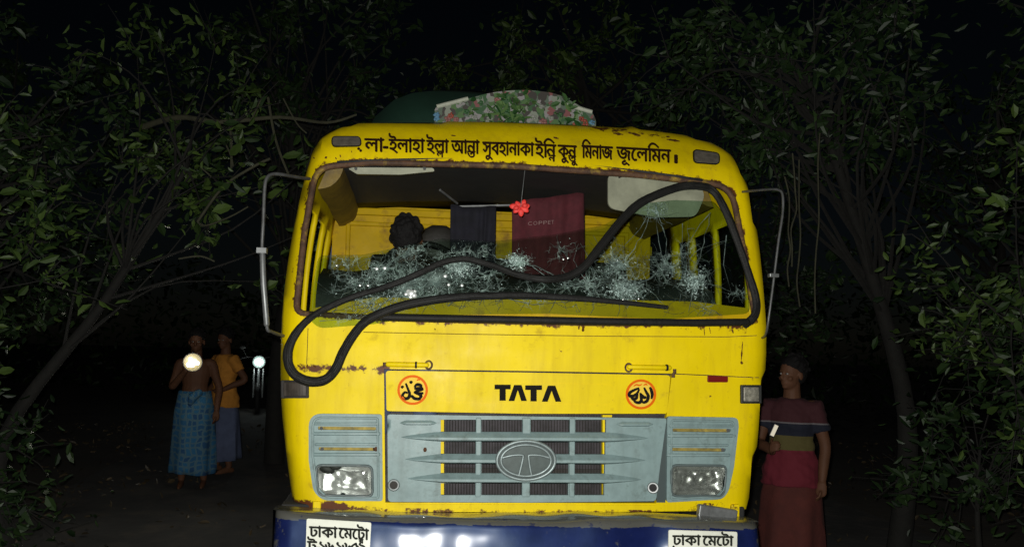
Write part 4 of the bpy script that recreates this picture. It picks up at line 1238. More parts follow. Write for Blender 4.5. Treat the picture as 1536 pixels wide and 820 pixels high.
# ------------------------------------------------------------------ bumper
BL = Lw(405, 772, -.22); BR = Lw(1149, 786, -.22)
def bump_z(u): return BL.z + (BR.z - BL.z) * (u - BL.x) / (BR.x - BL.x)
prof = [(.02, -.012), (-.06, 0.0), (-.155, 0.0), (-.185, -.006), (-.205, -.022), (-.215, -.05), (-.2262, -.09), (-.2387, -.14), (-.2519, -.20), (-.262, -.26), (-.266, -.32), (-.258, -.37), (-.22, -.385), (-.12, -.385), (.02, -.36)]
nb = 220; vs = []; fs = []
prof_s = [(q.x, q.y) for q in smooth_path([Vector((a_, b_, 0)) for a_, b_ in prof], 4)]
def glare_dent(u, dz):  # slope and dents shaped to land the flash glare in two spots
    a = math.exp(-((dz + .14) / .16) ** 2)
    d = -0.030 * math.tanh((u + .36) / .25) * .5
    d += 0.048 * math.exp(-((u - .60) / .12) ** 2) * a
    d += 0.005 * noise.noise(Vector((u * 4, dz * 5, 0))) + 0.0012 * noise.noise(Vector((u * 11, dz * 11, 5)))
    return d
for i in range(nb + 1):
    u = BL.x + (BR.x - BL.x) * i / nb
    zt = bump_z(u)
    e = min(u - BL.x, BR.x - u)
    back = 0.09 - math.sqrt(max(0, .09 ** 2 - max(0, .09 - e) ** 2)) if e < .09 else 0
    for w, dz in prof_s:
        top = 0.010 * noise.noise(Vector((u * 5, w * 8, 9))) if w < -.02 else 0
        vs.append((u, w + (back + glare_dent(u, dz) if w < -.17 else 0) + .03 * (u / 1.2) ** 2, zt + dz + top + .01 * math.sin(u * 3)))
k = len(prof_s)
for i in range(nb):
    for j in range(k - 1): fs.append((i * k + j, i * k + j + 1, (i + 1) * k + j + 1, (i + 1) * k + j))
fs.append(tuple(range(k))); fs.append(tuple(nb * k + j for j in range(k - 1, -1, -1)))
bumper = mesh_obj('bumper', vs, fs, M['blue'], truck, 50)
def bw(c):
    e = min(c.x - BL.x, BR.x - c.x)
    top = 0.85 if (c.z > bump_z(c.x) - .03) else 0
    return max(top, max(0, 1 - e / .12) * .58, .30 * math.exp(-((c.x - .42) / .10) ** 2))
add_wear(bumper, bw)
def bump_pt(px, py, off):
    # onto the leaning bumper face
    w = -.24
    for _ in range(12):
        p = Lw(px, py, w); dz = p.z - bump_z(p.x)
        tgt = prof[-5][0]
        for (wa, za), (wb, zb) in zip(prof[2:11], prof[3:12]):
            if zb <= dz <= za: tgt = wa + (wb - wa) * (za - dz) / (za - zb); break
        else: tgt = -.215 if dz > -.05 else -.27
        e = min(p.x - BL.x, BR.x - p.x)
        back = 0.09 - math.sqrt(max(0, .09 ** 2 - max(0, .09 - e) ** 2)) if 0 < e < .09 else 0
        w = .5 * w + .5 * (tgt + back + glare_dent(p.x, dz) + .03 * (p.x / 1.2) ** 2 - off)
    return Lw(px, py, w)
def bplate(poly, words, label):
    V2, F2 = cdt(round_poly(poly, 3), [], 10)
    vs, fs = thick_sheet(V2, F2, lambda p: bump_pt(p[0], p[1], .012), lambda p: bump_pt(p[0], p[1], .012) + Vector((0, .008, 0)))
    o = mesh_obj('number_plate', vs, fs, M['plate'], bumper, 30)
    o['label'] = label
    lay('plate_writing', words, .0145, M['plate_ink'], o, bump_pt)
DHAKA = S('ঢাকা')
METRO = [('ে',), ('ম',), ('ে',), ('ট',), ('র', 'o', .12, -.24, .55, .42), ('া',)]
bplate([(460, 777), (557, 783), (553, 850), (458, 846)],
       [(DHAKA, 464, 506, 804, 806, 15, .055), (METRO, 508, 553, 806, 809, 15, .055), (S('ট-১৬-১৬৫২'), 461, 549, 826, 829, 15, .055)], 'white hand-painted number plate, left of the bumper')
bplate([(1003, 794), (1106, 797), (1105, 862), (1002, 862)],
       [(DHAKA + [('ঁ', 'o', -1.2, .1, 1, 1)] if False else DHAKA, 1009, 1051, 816.5, 817, 14, .055), ([('ে',), ('ম',), ('ে',), ('ট',), ('া',)], 1054, 1100, 817, 818, 14, .055),
        (S('ট-১৬-১৬৫২'), 1009, 1098, 840, 841, 15, .055)], 'white hand-painted number plate, right of the bumper')
# brackets between cab and bumper on the far corner
b = MB()
for (x0, x1, y0, y1) in ((1094, 1106, 758, 774), (1052, 1064, 758, 770), (470, 482, 756, 768)):
    p0 = Lw(x0, y0, .06); p1 = Lw(x1, y1, .06)
    b = MB(); b.box((p0 + p1) / 2, (p1.x - p0.x, .06, .08)); o = b.build('cab_mount', M['yellow'], truck, None, .006)
    add_wear(o, lambda c: .4)
b = MB(); p = Lw(1075, 770, -.05); b.box(p, (.20, .04, .07), Euler((0, R(8), 0)).to_matrix()); b.build('bent_bracket', M['steel'], truck, None, .006)

# ------------------------------------------------------------------ mirror arms
b = MB()
b.tube(smooth_path([Lw(x, y, w) for x, y, w in ((464, 268, .22), (448, 266, .1), (425, 262, -.02), (410, 261, -.06), (401, 266, -.08), (397, 282, -.09), (395, 330, -.10), (393, 375, -.10), (395, 425, -.10), (400, 488, -.10), (407, 497, -.06), (424, 503, .1), (432, 506, .2))], 5), .0085, 8)
ma = b.build('mirror_arm', M['arm'], truck, 60)
b = MB(); b.tube([Lw(393.4, 374, -.10), Lw(395, 425, -.10), Lw(400, 486, -.10)], .014, 8, round_ends=True); b.box(Lw(393, 376, -.10), (.045, .04, .025)); b.build('mirror_clamp', M['steel'], ma, 50)
b = MB()
b.tube(smooth_path([Lw(x, y, w) for x, y, w in ((1112, 288, .24), (1130, 286, .1), (1155, 284, -.02), (1168, 285, -.06), (1174, 293, -.08), (1174, 320, -.09), (1168, 360, -.10), (1162, 408, -.10), (1154, 470, -.10), (1149, 500, -.06), (1142, 507, .12))], 5), .0065, 8)
ma = b.build('mirror_arm', M['arm'], truck, 60)
b = MB(); b.box(Lw(1160, 413, -.10), (.05, .03, .02)); b.build('mirror_clamp', M['steel'], ma, None, .004)

# ------------------------------------------------------------------ crown board, cargo body, chassis, wheels
BW = 0.62
crown_px = round_poly([(652, 205), (652, 161), (702, 148), (740, 138), (790, 134), (838, 141), (866, 157), (888, 168), (894, 180), (893, 212)], [2, 6, 10, 20, 30, 20, 8, 4, 4, 2])
V2, F2 = cdt(crown_px, [], 12)
vs, fs = thick_sheet(V2, F2, lambda p: Lw(p[0], p[1], BW), lambda p: Lw(p[0], p[1], BW) + Vector((0, .05, 0)))
crown = mesh_obj('decorated_crown_board', vs, fs, M['floral'], truck, 30)
b = MB()
for pts in ([(655, 160), (702, 148)], [(850, 157), (888, 168)]):
    b = MB(); b.tube([Lw(x, y, BW - .012) for x, y in pts], .012, 6); b.build('crown_trim', M['trim'], crown, 60)
fm = [mat('petal_' + n, c, .6, var=.3, vscale=40) for n, c in (('white', (.20, .21, .18)), ('green', (.02, .08, .02)), ('pink', (.20, .08, .07)), ('blue', (.07, .18, .28)), ('red', (.22, .04, .02)))]
spots = {0: [(712, 176), (735, 165), (735, 178), (812, 160), (826, 178), (690, 152), (752, 172), (800, 176)], 1: [(760, 168), (775, 160), (782, 178), (765, 180), (700, 168), (840, 172), (722, 155)], 2: [(685, 180), (672, 178), (815, 182), (745, 150)],
         3: [(655, 178), (655, 172), (888, 184)], 4: [(872, 178), (878, 184), (864, 186), (676, 174)]}
for kk, lst in spots.items():
    for (x, y) in lst:
        b = MB()
        for q in range(5):
            a = 2 * PI * q / 5 + x; k_ = rnd.uniform(.5, 1.1); c = Lw(x + 3.4 * k_ * math.cos(a), y + 3.0 * k_ * math.sin(a), BW - .003)
            b.ell(c, (.011 * rnd.uniform(.5, 1.2), .005, .010 * rnd.uniform(.5, 1.2)), 8, 5)
        b.build('painted_flower', fm[kk], crown, 60)
rng_c = random.Random(77); pts_c = []
for _ in range(120):
    x = rng_c.gauss(769, 12); y = rng_c.uniform(140, 190); pts_c.append(Lw(x, y, BW - .02 - rng_c.random() * .03))
for _ in range(36):
    x = rng_c.choice((rng_c.uniform(700, 735), rng_c.uniform(835, 862))); y = rng_c.uniform(148, 190); pts_c.append(Lw(x, y, BW - .02 - rng_c.random() * .03))
SPRAY = pts_c
# cargo body
b = MB()
b.box((0, 4.6, 1.75), (2.42, 5.2, 1.35)); cg = b.build('cargo_body', M['body_blue'], truck, None, .01)
b = MB()
for s in (-1, 1):
    for i in range(8): b.box((s * 1.225, 2.15 + i * .7, 1.75), (.05, .07, 1.38))
    b.box((s * 1.225, 4.6, 2.44), (.06, 5.25, .07)); b.box((s * 1.225, 4.6, 1.2), (.06, 5.25, .07))
b.build('cargo_ribs', M['yellow_in'], cg, None, .006)
vs = []; fs = []
nx, ny = 17, 17
for i in range(nx):
    u = -1.15 + 2.15 * i / (nx - 1)
    for j in range(ny):
        w = 1.9 + 5.4 * j / (ny - 1)
        tu = 1 - abs((u + .08) / 1.09) ** 4; tw = 1 - abs((w - 4.6) / 2.75) ** 10
        vs.append((u, w, 2.43 + 1.38 * max(0, tu) ** .6 * max(0, tw) ** .5 + .05 * noise.noise(Vector((u * 2, w * 1.5, 0)))))
for i in range(nx - 1):
    for j in range(ny - 1): fs.append((i * ny + j, i * ny + j + 1, (i + 1) * ny + j + 1, (i + 1) * ny + j))
tp = mesh_obj('tarpaulin', vs, fs, M['tarp'], cg, 60, solid=.02)
b = MB()
for s in (-1, 1): b.box((s * .42, 3.8, .78), (.09, 7.0, .22))
for w in (.4, 2.5, 5.0, 7.0): b.box((0, w, .78), (.84, .1, .16))
b.tube([(-.95, .95, .52), (.95, .95, .52)], .07, 10); b.tube([(-.95, 5.6, .52), (.95, 5.6, .52)], .09, 10)
b.build('chassis_frame', M['chassis'], truck, None, .006)
def wheel(u, w, wd):
    rg = []
    for (x, r) in ((-.5, .30), (-.5, .46), (-.38, .51), (.38, .51), (.5, .46), (.5, .30)):
        rg.append([Vector((u + x * wd, w + r * math.cos(a), .52 + r * math.sin(a))) for a in [2 * PI * i / 28 for i in range(28)]])
    b = MB(); b.rings(rg, False); wh = b.build('wheel', M['tyre'], truck, 40)
    b = MB(); b.tube([(u - .3 * wd, w, .52), (u + .3 * wd, w, .52)], .30, 24); b.tube([(u - .45 * wd, w, .52), (u + .45 * wd, w, .52)], .11, 12); b.build('rim', M['steel'], wh, 40)
for s in (-1, 1):
    wheel(s * .98, .95, .26); wheel(s * .92, 5.6, .5)
# lower cab corners and steps behind the bumper
b = MB()
for s in (-1, 1):
    b = MB(); b.box((s * 1.08, .30, .72), (.2, .50, .3)); b.build('cab_step', M['dark'], truck, None, .01)

# ------------------------------------------------------------------ things inside the cab: cloths, flower on its string
def cloth(name, corners, w0, m, label, folds, seedv, cat='cloth'):
    """hanging cloth: a folded sheet between two top and two bottom photo points at depth w"""
    nx, ny = 40, 14; vs = []; fs = []
    (tl, tr, br, bl) = corners
    for i in range(nx + 1):
        s = i / nx
        for j in range(ny + 1):
            t = j / ny
            x = (tl[0] * (1 - s) + tr[0] * s) * (1 - t) + (bl[0] * (1 - s) + br[0] * s) * t
            y = (tl[1] * (1 - s) + tr[1] * s) * (1 - t) + (bl[1] * (1 - s) + br[1] * s) * t
            f = (.030 * noise.noise(Vector((s * 2.2, 0, seedv + 5))) + .016) * math.sin(s * folds * 2 * PI + seedv + 3.2 * noise.noise(Vector((s * 2.5, t * .9, seedv)))) + .034 * noise.noise(Vector((s * 4, t * 1.6, seedv))) + .008 * noise.noise(Vector((s * 11, t * 6, seedv)))
            y += 5 * noise.noise(Vector((s * 3, seedv, 2))) * (1 - t)
            vs.append(TM @ Lw(x, y, w0 + f * (.5 + .5 * t)))
    for i in range(nx):
        for j in range(ny): fs.append((i * (ny + 1) + j, i * (ny + 1) + j + 1, (i + 1) * (ny + 1) + j + 1, (i + 1) * (ny + 1) + j))
    o = mesh_obj(name, vs, fs, m, None, 60, solid=.006)
    return tag(o, label, cat)
cloth('hanging_cloth', ((676, 309), (744, 308), (741, 470), (674, 470)), 1.05, M['navy'], 'navy cloth with faint folds hanging inside the cab beside the maroon jacket', 4, .4)
mj = cloth('hanging_jacket', ((768, 303), (876, 288), (878, 470), (768, 470)), .95, M['maroon'], 'maroon jacket with pale chest lettering hanging inside the cab', 5, 1.9, 'jacket')
# small worn chest lettering
cu_words = [(S('C'), 792, 798), (S('O'), 800, 806), (S('P'), 808, 813.5), (S('P'), 815, 820.5), (S('E'), 822, 826), (S('T'), 827, 831)]
vs = []; fs = []
for parts, x0, x1 in cu_words:
    V, F = word(parts, .01)
    used = {i for f in F for i in f}; a = min(V[i][0] for i in used); b_ = max(V[i][0] for i in used); n = len(vs)
    for x, y in V:
        px = x0 + (x1 - x0) * (x - a) / (b_ - a); py = 338 - (px - 792) * .06 - y / .7 * 5.6
        vs.append(TM @ Lw(px, py, .91))
    fs += [tuple(i + n for i in f) for f in F]
o = mesh_obj('chest_lettering', vs, fs, M['print'], mj)
b = MB()
fc = TM @ Lw(781, 311, .30)
for i in range(7):
    a = 2 * PI * i / 7 + .3; r = .020 + .008 * (i % 2)
    b.ell(fc + Vector((r * 1.3 * math.cos(a), .008 * (i % 3), r * .8 * math.sin(a))), (.026, .008, .016), 10, 6, Matrix.Rotation(-a, 3, 'Y'))
b.ell(fc + Vector((.022, -.01, .008)), (.016, .012, .014), 8, 6); b.ell(fc + Vector((-.024, -.01, -.006)), (.016, .012, .012), 8, 6)
fo = b.build('hanging_flower', M['redflower'], None, 60)
tag(fo, 'small red artificial flower hanging on a string behind the windscreen', 'flower')
b = MB(); b.tube([TM @ Lw(788, 250, .20), TM @ Lw(784, 285, .27), fc], .0022, 5); b.build('string', M['steel'], fo)

# ------------------------------------------------------------------ people
def remesh(name, mb, m, parent, vox, smooth_it=3, fold=0):
    me = bpy.data.meshes.new(name); me.from_pydata([tuple(v) for v in mb.v], [], mb.f); me.update()
    bm = bmesh.new(); bm.from_mesh(me); bmesh.ops.recalc_face_normals(bm, faces=bm.faces); bm.to_mesh(me); bm.free()
    t = bpy.data.objects.new('tmp', me); C.objects.link(t)
    r = t.modifiers.new('r', 'REMESH'); r.mode = 'VOXEL'; r.voxel_size = vox
    if smooth_it:
        s = t.modifiers.new('s', 'SMOOTH'); s.iterations = smooth_it; s.factor = .5
    bpy.context.view_layer.update()
    out = bpy.data.meshes.new_from_object(t.evaluated_get(bpy.context.evaluated_depsgraph_get()))
    bpy.data.objects.remove(t); bpy.data.meshes.remove(me)
    if fold:
        for v in out.vertices:
            q = v.co
            v.co = q + v.normal * fold * (noise.noise(Vector((q.x * 7, q.y * 7, q.z * 16))) + .6 * noise.noise(Vector((q.x * 22 + q.z * 14, q.y * 18, q.z * 22))))
        out.update()
    out.name = name; out.materials.clear(); out.materials.append(m)
    for p in out.polygons: p.use_smooth = True
    o = bpy.data.objects.new(name, out); link(o, parent)
    return o
def limb(mb, pts, rads, flat=None, n=12): mb.tube(smooth_path(pts, 4), [rads[min(int(i / 4), len(rads) - 1)] * (1 - (i % 4) / 4) + rads[min(int(i / 4) + 1, len(rads) - 1)] * ((i % 4) / 4) for i in range(4 * (len(pts) - 1) + 1)], n, False, flat, True)
def hand(mb, wrist, d, palm_n, curl=.5, s=1.0):
    """palm and five separate fingers; d points along the hand, palm_n out of the palm"""
    d = Vector(d).normalized(); pn = Vector(palm_n); pn = (pn - d * pn.dot(d)).normalized(); sd = d.cross(pn)
    w = Vector(wrist)
    mb.tube([w, w + d * .04 * s, w + d * .085 * s], [.026 * s, .036 * s, .038 * s], 10, False, (1.05, .45) , True)
    for i, (off, ln) in enumerate(((-.030, .062), (-.010, .074), (.010, .078), (.030, .068))):
        base = w + d * .085 * s + sd * off * s
        p1 = base + d * ln * .45 * s + pn * ln * .15 * curl * s
        p2 = p1 + d * ln * (.38 - .25 * curl) * s + pn * ln * .4 * curl * s
        p3 = p2 + d * ln * (.26 - .4 * curl) * s + pn * ln * .35 * curl * s
        mb.tube([base, p1, p2, p3], [.0095 * s, .009 * s, .0082 * s, .007 * s], 8, False, None, True)
    b0 = w + d * .03 * s + sd * .036 * s
    mb.tube([b0, b0 + d * .03 * s + sd * .024 * s + pn * .008, b0 + d * .058 * s + sd * .03 * s + pn * .02 * s], [.013 * s, .0105 * s, .008 * s], 8, False, None, True)
def head(mb, c, yaw, pitch=0, s=1.0):
    m3 = (Matrix.Rotation(yaw, 3, 'Z') @ Matrix.Rotation(pitch, 3, 'X'))
    P = lambda x, y, z: Vector(c) + m3 @ Vector((x * s, y * s, z * s))
    mb.ell(P(0, .012, .035), (.077 * s, .098 * s, .095 * s), 18, 12, m3)        # skull
    mb.ell(P(0, -.018, -.045), (.058 * s, .070 * s, .072 * s), 16, 10, m3)      # face and jaw
    mb.ell(P(0, -.060, -.090), (.024 * s, .022 * s, .018 * s), 10, 8, m3)       # chin
    mb.tube([P(0, -.082, .012), P(0, -.100, -.022), P(0, -.090, -.034)], [.008 * s, .013 * s, .012 * s], 8, False, None, True)
    mb.ell(P(0, -.080, -.060), (.024 * s, .010 * s, .008 * s), 10, 6, m3); mb.ell(P(0, -.079, -.071), (.021 * s, .010 * s, .008 * s), 10, 6, m3)
    for q in (-1, 1):
        mb.ell(P(q * .079, .012, -.012), (.010 * s, .022 * s, .032 * s), 8, 8, m3)
        mb.ell(P(q * .030, -.076, .022), (.018 * s, .006 * s, .005 * s), 8, 6, m3)
        mb.ell(P(q * .042, -.058, -.030), (.022 * s, .018 * s, .018 * s), 8, 6, m3)
    return P, m3
def hair_and_eyes(P, m3, parent, s=1.0):
    h = MB()
    h.ell(P(0, .022, .058), (.083 * s, .102 * s, .086 * s), 16, 10, m3)
    h.ell(P(0, .050, .005), (.078 * s, .075 * s, .085 * s), 14, 9, m3)
    for i in range(90):
        a = rnd.uniform(0, 2 * PI); e = rnd.uniform(-.25, 1.4); k = rnd.uniform(.96, 1.12)
        h.ell(P(.078 * k * math.cos(e) * math.cos(a), .030 + .098 * k * math.cos(e) * math.sin(a) * (1 if math.sin(a) > 0 else .85), .050 + .092 * k * math.sin(e)), (rnd.uniform(.012, .022) * s,) * 3, 7, 5, m3)
    hair = remesh('hair', h, M['hair'], parent, .006, 1)
    for q in (-1, 1):
        e = MB(); e.ell(P(q * .030, -.075, .004), (.012 * s, .010 * s, .007 * s), 10, 8, m3); eo = e.build('eye', M['eye'], parent, 60)
        e = MB(); e.ell(P(q * .030, -.083, .004), (.0052 * s, .0035 * s, .0052 * s), 8, 6, m3); e.build('iris', M['hair'], eo, 60)

def person(label, loc, rotz, J, top=None, sleeve=.5, bottom='lungi', bottom_m=None, head_yaw=0, head_pitch=0, group=None, seated=False, h_off=(0, 0, 0), hem=.16, waist=1.0, bare=False, rname='person'):
    """J: joints for both arms and legs in the person's own space, facing -y"""
    root = empty('person', label, 'person', loc, rotz, group)
    mb = MB()
    lean = J.get('lean', 0)
    sh = Vector((0, lean, 1.37)) if 'chest' not in J else Vector(J['chest'])
    pel = Vector(J.get('pelvis', (0, 0, .93)))
    up = sh - pel
    def T(t): return pel + up * t
    for a, (rx, ry) in zip((0, .25, .5, .75, .95), ((.155, .115), (.135, .105), (.135, .105), (.16, .115), (.17, .10))): pass
    secs = [(-.12, .13, .10), (0, .158, .118), (.22, .142, .105), (.42, .132, .10), (.65, .152, .112), (.85, .168, .112), (.98, .150, .092), (1.06, .085, .070), (1.10, .06, .06)]
    rr = []
    for t, rx, ry in secs:
        c = T(t); rr.append([c + Vector((rx * math.cos(a), ry * math.sin(a), 0)) for a in [2 * PI * i / 18 for i in range(18)]])
    mb.rings(rr)
    neck0 = T(1.04); hc = T(1.0) + Vector((0, -.02, .222)) + Vector(h_off)
    limb(mb, [neck0, (neck0 + hc) / 2 + Vector((0, .01, -.02)), hc + Vector((0, .01, -.05))], [.068, .060, .058])
    P, m3 = head(mb, hc, head_yaw, head_pitch)
    for s, key in ((-1, 'arm_r'), (1, 'arm_l')):
        a = [Vector(q) for q in J[key]]          # shoulder, elbow, wrist
        limb(mb, [T(.93) + Vector((s * .10, 0, 0)), a[0], (a[0] + a[1]) / 2, a[1], (a[1] + a[2]) / 2, a[2]], [.062, .056, .047, .040, .038, .028])
        hd = J.get(key + '_hand', (a[2] - a[1]).normalized())
        hand(mb, a[2], hd, J.get(key + '_palm', (-s, 0, 0)), J.get(key + '_curl', .45))
    for s, key in ((-1, 'leg_r'), (1, 'leg_l')):
        l = [Vector(q) for q in J[key]]          # hip, knee, ankle
        limb(mb, [l[0], (l[0] + l[1]) / 2, l[1], l[1] + (l[2] - l[1]) * .35, l[2]], [.088, .076, .056, .056, .036])
        ft = l[2]
        mb.tube([ft + Vector((0, .045, -.055)), ft + Vector((0, -.03, -.045)), ft + Vector((0, -.12, -.062)), ft + Vector((0, -.17, -.068))], [.034, .040, .036, .020], 10, False, (1, .75), True)
    body = remesh('body', mb, M['skin'], root, .007, 3)
    hair_and_eyes(P, m3, root)
    if top:
        sb = MB(); rr = []
        for t, rx, ry in [(-.34, .208, .172), (-.1, .198, .160), (.08, .180, .140), (.25, .160, .126), (.45, .152, .122), (.65, .170, .132), (.85, .172, .126), (.99, .160, .110), (1.06, .12, .095), (1.11, .075, .075)]:
            c = T(t); rr.append([c + Vector(((rx + .006 * math.sin(5 * a + t * 7)) * math.cos(a), (ry + .008 * math.sin(4 * a + t * 9)) * math.sin(a), 0)) for a in [2 * PI * i / 24 for i in range(24)]])
        sb.rings(rr)
        for s, key in ((-1, 'arm_r'), (1, 'arm_l')):
            a = [Vector(q) for q in J[key]]
            e = a[0] + (a[1] - a[0]) * sleeve
            sb.tube([T(.90) + Vector((s * .09, 0, 0)), a[0], (a[0] + e) / 2, e], [.084, .078, .068, .066], 12)
        remesh('shirt', sb, top, root, .010, 2, .012)
    if bottom == 'lungi':
        lb = MB(); rr = []
        z0 = pel.z + (-.04 if top else .12); n = 12
        for i in range(n + 1):
            t = i / n; z = z0 + (hem - z0) * t
            rx = .165 + .035 * t + .03 * min(1, t * 4); ry = .128 + .055 * t + .02 * min(1, t * 4)
            rr.append([Vector((pel.x, pel.y, 0)) + Vector(((rx + .024 * t * math.sin(7 * a + 1.3 + t) + .008 * t * math.sin(17 * a + 2 * t)) * math.cos(a), (ry + .028 * t * math.sin(6 * a + 2 * t) + .008 * t * math.sin(19 * a)) * math.sin(a), z + .012 * math.sin(2 * a) * t)) for a in [2 * PI * k / 36 for k in range(72)]])
        lb.rings(rr, False)
        if not top: lb.tube([Vector((pel.x + .06, pel.y - .13, z0 - .01)), Vector((pel.x + .0, pel.y - .155, z0 - .06)), Vector((pel.x - .02, pel.y - .15, z0 - .13))], [.035, .045, .02], 10, False, None, True)
        o = mesh_obj('lungi', lb.v, lb.f, bottom_m, root, 60)
        so_ = o.modifiers.new('s', 'SOLIDIFY'); so_.thickness = .006; so_.offset = 1
    elif bottom == 'trousers':
        tb = MB()
        c = pel
        tb.rings([[c + Vector((rx * math.cos(a), ry * math.sin(a), dz)) for a in [2 * PI * k / 20 for k in range(20)]] for dz, rx, ry in ((.12, .150, .122), (0, .172, .135), (-.1, .165, .13))])
        for key in ('leg_r', 'leg_l'):
            l = [Vector(q) for q in J[key]]
            limb(tb, [l[0] + Vector((0, 0, .03)), (l[0] + l[1]) / 2, l[1], (l[1] + l[2]) / 2, l[2] + Vector((0, 0, .03))], [.105, .094, .078, .072, .066])
        remesh('trousers', tb, bottom_m, root, .010, 2, .010)
    return root
std_legs = {'leg_r': [(-.09, 0, .90), (-.10, -.02, .49), (-.11, .02, .085)], 'leg_l': [(.09, 0, .90), (.10, -.01, .49), (.12, .03, .085)]}
# bare-chested man in a blue lungi, lamp held up before his face
p1 = at_w(292, 600, 8.8)
gz = ground_z(p1.x, 8.8)
J = dict(std_legs); J.update(arm_r=[(-.165, 0, 1.345), (-.22, -.10, 1.10), (-.06, -.29, 1.28)], arm_r_hand=(.25, -.35, .9), arm_r_palm=(.3, -.9, 0), arm_r_curl=.9,
                             arm_l=[(.165, 0, 1.345), (.25, .03, 1.08), (.24, -.05, .84)])
person('bare-chested person in a blue checked lungi holding up the left lit lamp', (p1.x, 8.8, gz - .0), R(12), J, None, .5, 'lungi', M['lungi_blue'], 0, .1)
# lantern torch in the raised hand
def torch(loc, aim, sc, label):
    root = empty('torch_lamp', label, 'torch', loc)
    d = Vector(aim).normalized(); q = d.to_track_quat('Y', 'Z').to_matrix()
    b = MB(); b.tube([q @ Vector((0, -.16 * sc, 0)), q @ Vector((0, -.05 * sc, 0)), q @ Vector((0, .0, 0))], [.035 * sc, .045 * sc, .085 * sc], 16); b.build('torch_body', M['torch_plastic'], root, 50)
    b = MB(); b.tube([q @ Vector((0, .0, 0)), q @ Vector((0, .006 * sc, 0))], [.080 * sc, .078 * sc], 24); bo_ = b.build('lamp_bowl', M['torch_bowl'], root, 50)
    b = MB()
    for i in range(6):
        a = 2.4 * i; r = .019 * math.sqrt(i) * sc
        b.ell(q @ Vector((r * math.cos(a), .010 * sc, r * math.sin(a))), (.020 * sc, .020 * sc, .020 * sc), 8, 6)
    b.build('lit_lens', M['torch_lamp'], bo_, 50)
    ld = bpy.data.lights.new('torch_light', 'SPOT'); ld.energy = 14; ld.spot_size = R(150); ld.spot_blend = .8; ld.color = (1, .96, .80); ld.shadow_soft_size = .06
    lo = bpy.data.objects.new('torch_light', ld); C.objects.link(lo); lo.parent = root; lo.location = q @ Vector((0, .05 * sc, 0)); lo.rotation_euler = (-d).to_track_quat('Z', 'Y').to_euler()
    ld = bpy.data.lights.new('torch_spill', 'POINT'); ld.energy = 1.6; ld.color = (1, .93, .72); ld.shadow_soft_size = .05
    lo = bpy.data.objects.new('torch_spill', ld); C.objects.link(lo); lo.parent = root; lo.location = q @ Vector((.02, .10 * sc, .02))
    b = MB(); b.tube(smooth_path([q @ Vector((0, -.14 * sc, .03)), q @ Vector((0, -.13 * sc, .09 * sc)), q @ Vector((0, -.03 * sc, .09 * sc)), q @ Vector((0, -.02 * sc, .05))], 4), .010 * sc, 8); b.build('torch_handle', M['torch_plastic'], root, 60)
    return root
tl = at_w(289, 543, 8.42)
torch(tl, CAM_LOC - tl, 1.15, 'round lit torch held before the face of the person in the blue lungi')
# man in an orange shirt turned to the side
p2 = at_w(336, 600, 9.7); gz2 = ground_z(p2.x, 9.7)
J = {'leg_r': [(-.09, 0, .90), (-.10, -.03, .49), (-.12, .02, .085)], 'leg_l': [(.09, 0, .90), (.11, -.04, .49), (.14, 0, .085)],
     'arm_r': [(-.165, 0, 1.345), (-.24, .05, 1.08), (-.16, -.14, .92)], 'arm_l': [(.165, 0, 1.345), (.30, .06, 1.12), (.14, -.12, 1.00)], 'arm_l_hand': (-.8, -.5, -.2), 'arm_l_palm': (0, 0, 1)}
person('person in an orange shirt with bent elbow beside the bare-chested lamp holder', (p2.x, 9.7, gz2), R(-35), J, M['orange_cloth'], .55, 'lungi', M['greyblue_cloth'], R(15), .1)
# man at the right edge in a striped polo and red-brown lungi
p3 = at_w(1187, 650, 5.9); gz3 = ground_z(p3.x, 5.9)
J = dict(std_legs); J.update(arm_r=[(-.165, 0, 1.345), (-.215, -.06, 1.085), (-.085, -.27, 1.045)], arm_r_hand=(.1, -.85, .35), arm_r_palm=(1, .1, .2), arm_r_curl=.9, arm_l=[(.165, 0, 1.345), (.23, .02, 1.08), (.22, -.04, .84)])
person('person in a striped polo shirt and red-brown lungi standing right of the truck', (p3.x, 5.9, gz3 - .06), R(-30), J, M['polo'], .6, 'lungi', M['redbrown_cloth'], R(-35), 0)
pt = at_w(1161, 645, 5.55)
b = MB(); b.box((0, 0, 0), (.034, .010, .095), Euler((0, R(24), 0)).to_matrix()); ph = b.build('added_phone', M['torch_plastic'], None, None, .004)  # phone added to stand for a bright spot of unknown source
ph.location = pt; tag(ph, 'added phone with glowing screen for a bright spot in the hand of the striped polo wearer', 'phone')
b = MB(); b.box((0, -.0062, .0), (.026, .002, .080), Euler((0, R(24), 0)).to_matrix()); b.build('phone_screen', mat('phone_screen_glow', (.1, .1, .1), .3, emit=(1, .90, .68), estr=.6), ph)
# man sitting in the cab
p4 = TM @ Lw(613, 357, 0.62)
cab_floor = 1.04
J = {'pelvis': (0, .22, .50), 'chest': (0, .02, .92),
     'leg_r': [(-.09, .06, .50), (-.12, -.36, .52), (-.12, -.38, .10)], 'leg_l': [(.09, .06, .50), (.12, -.36, .52), (.12, -.38, .10)],
     'arm_r': [(-.185, .08, .93), (-.23, -.06, .70), (-.14, -.30, .72)], 'arm_l': [(.185, .08, .93), (.23, -.06, .70), (.12, -.30, .74)]}
person('person with black hair sitting in the cab behind the cracked glass', (p4.x, p4.y - .06, p4.z - 1.16), YAW, J, M['darkshirt'], .8, 'trousers', M['greyblue_cloth'], R(-12), R(66), h_off=(0, -.06, -.03))

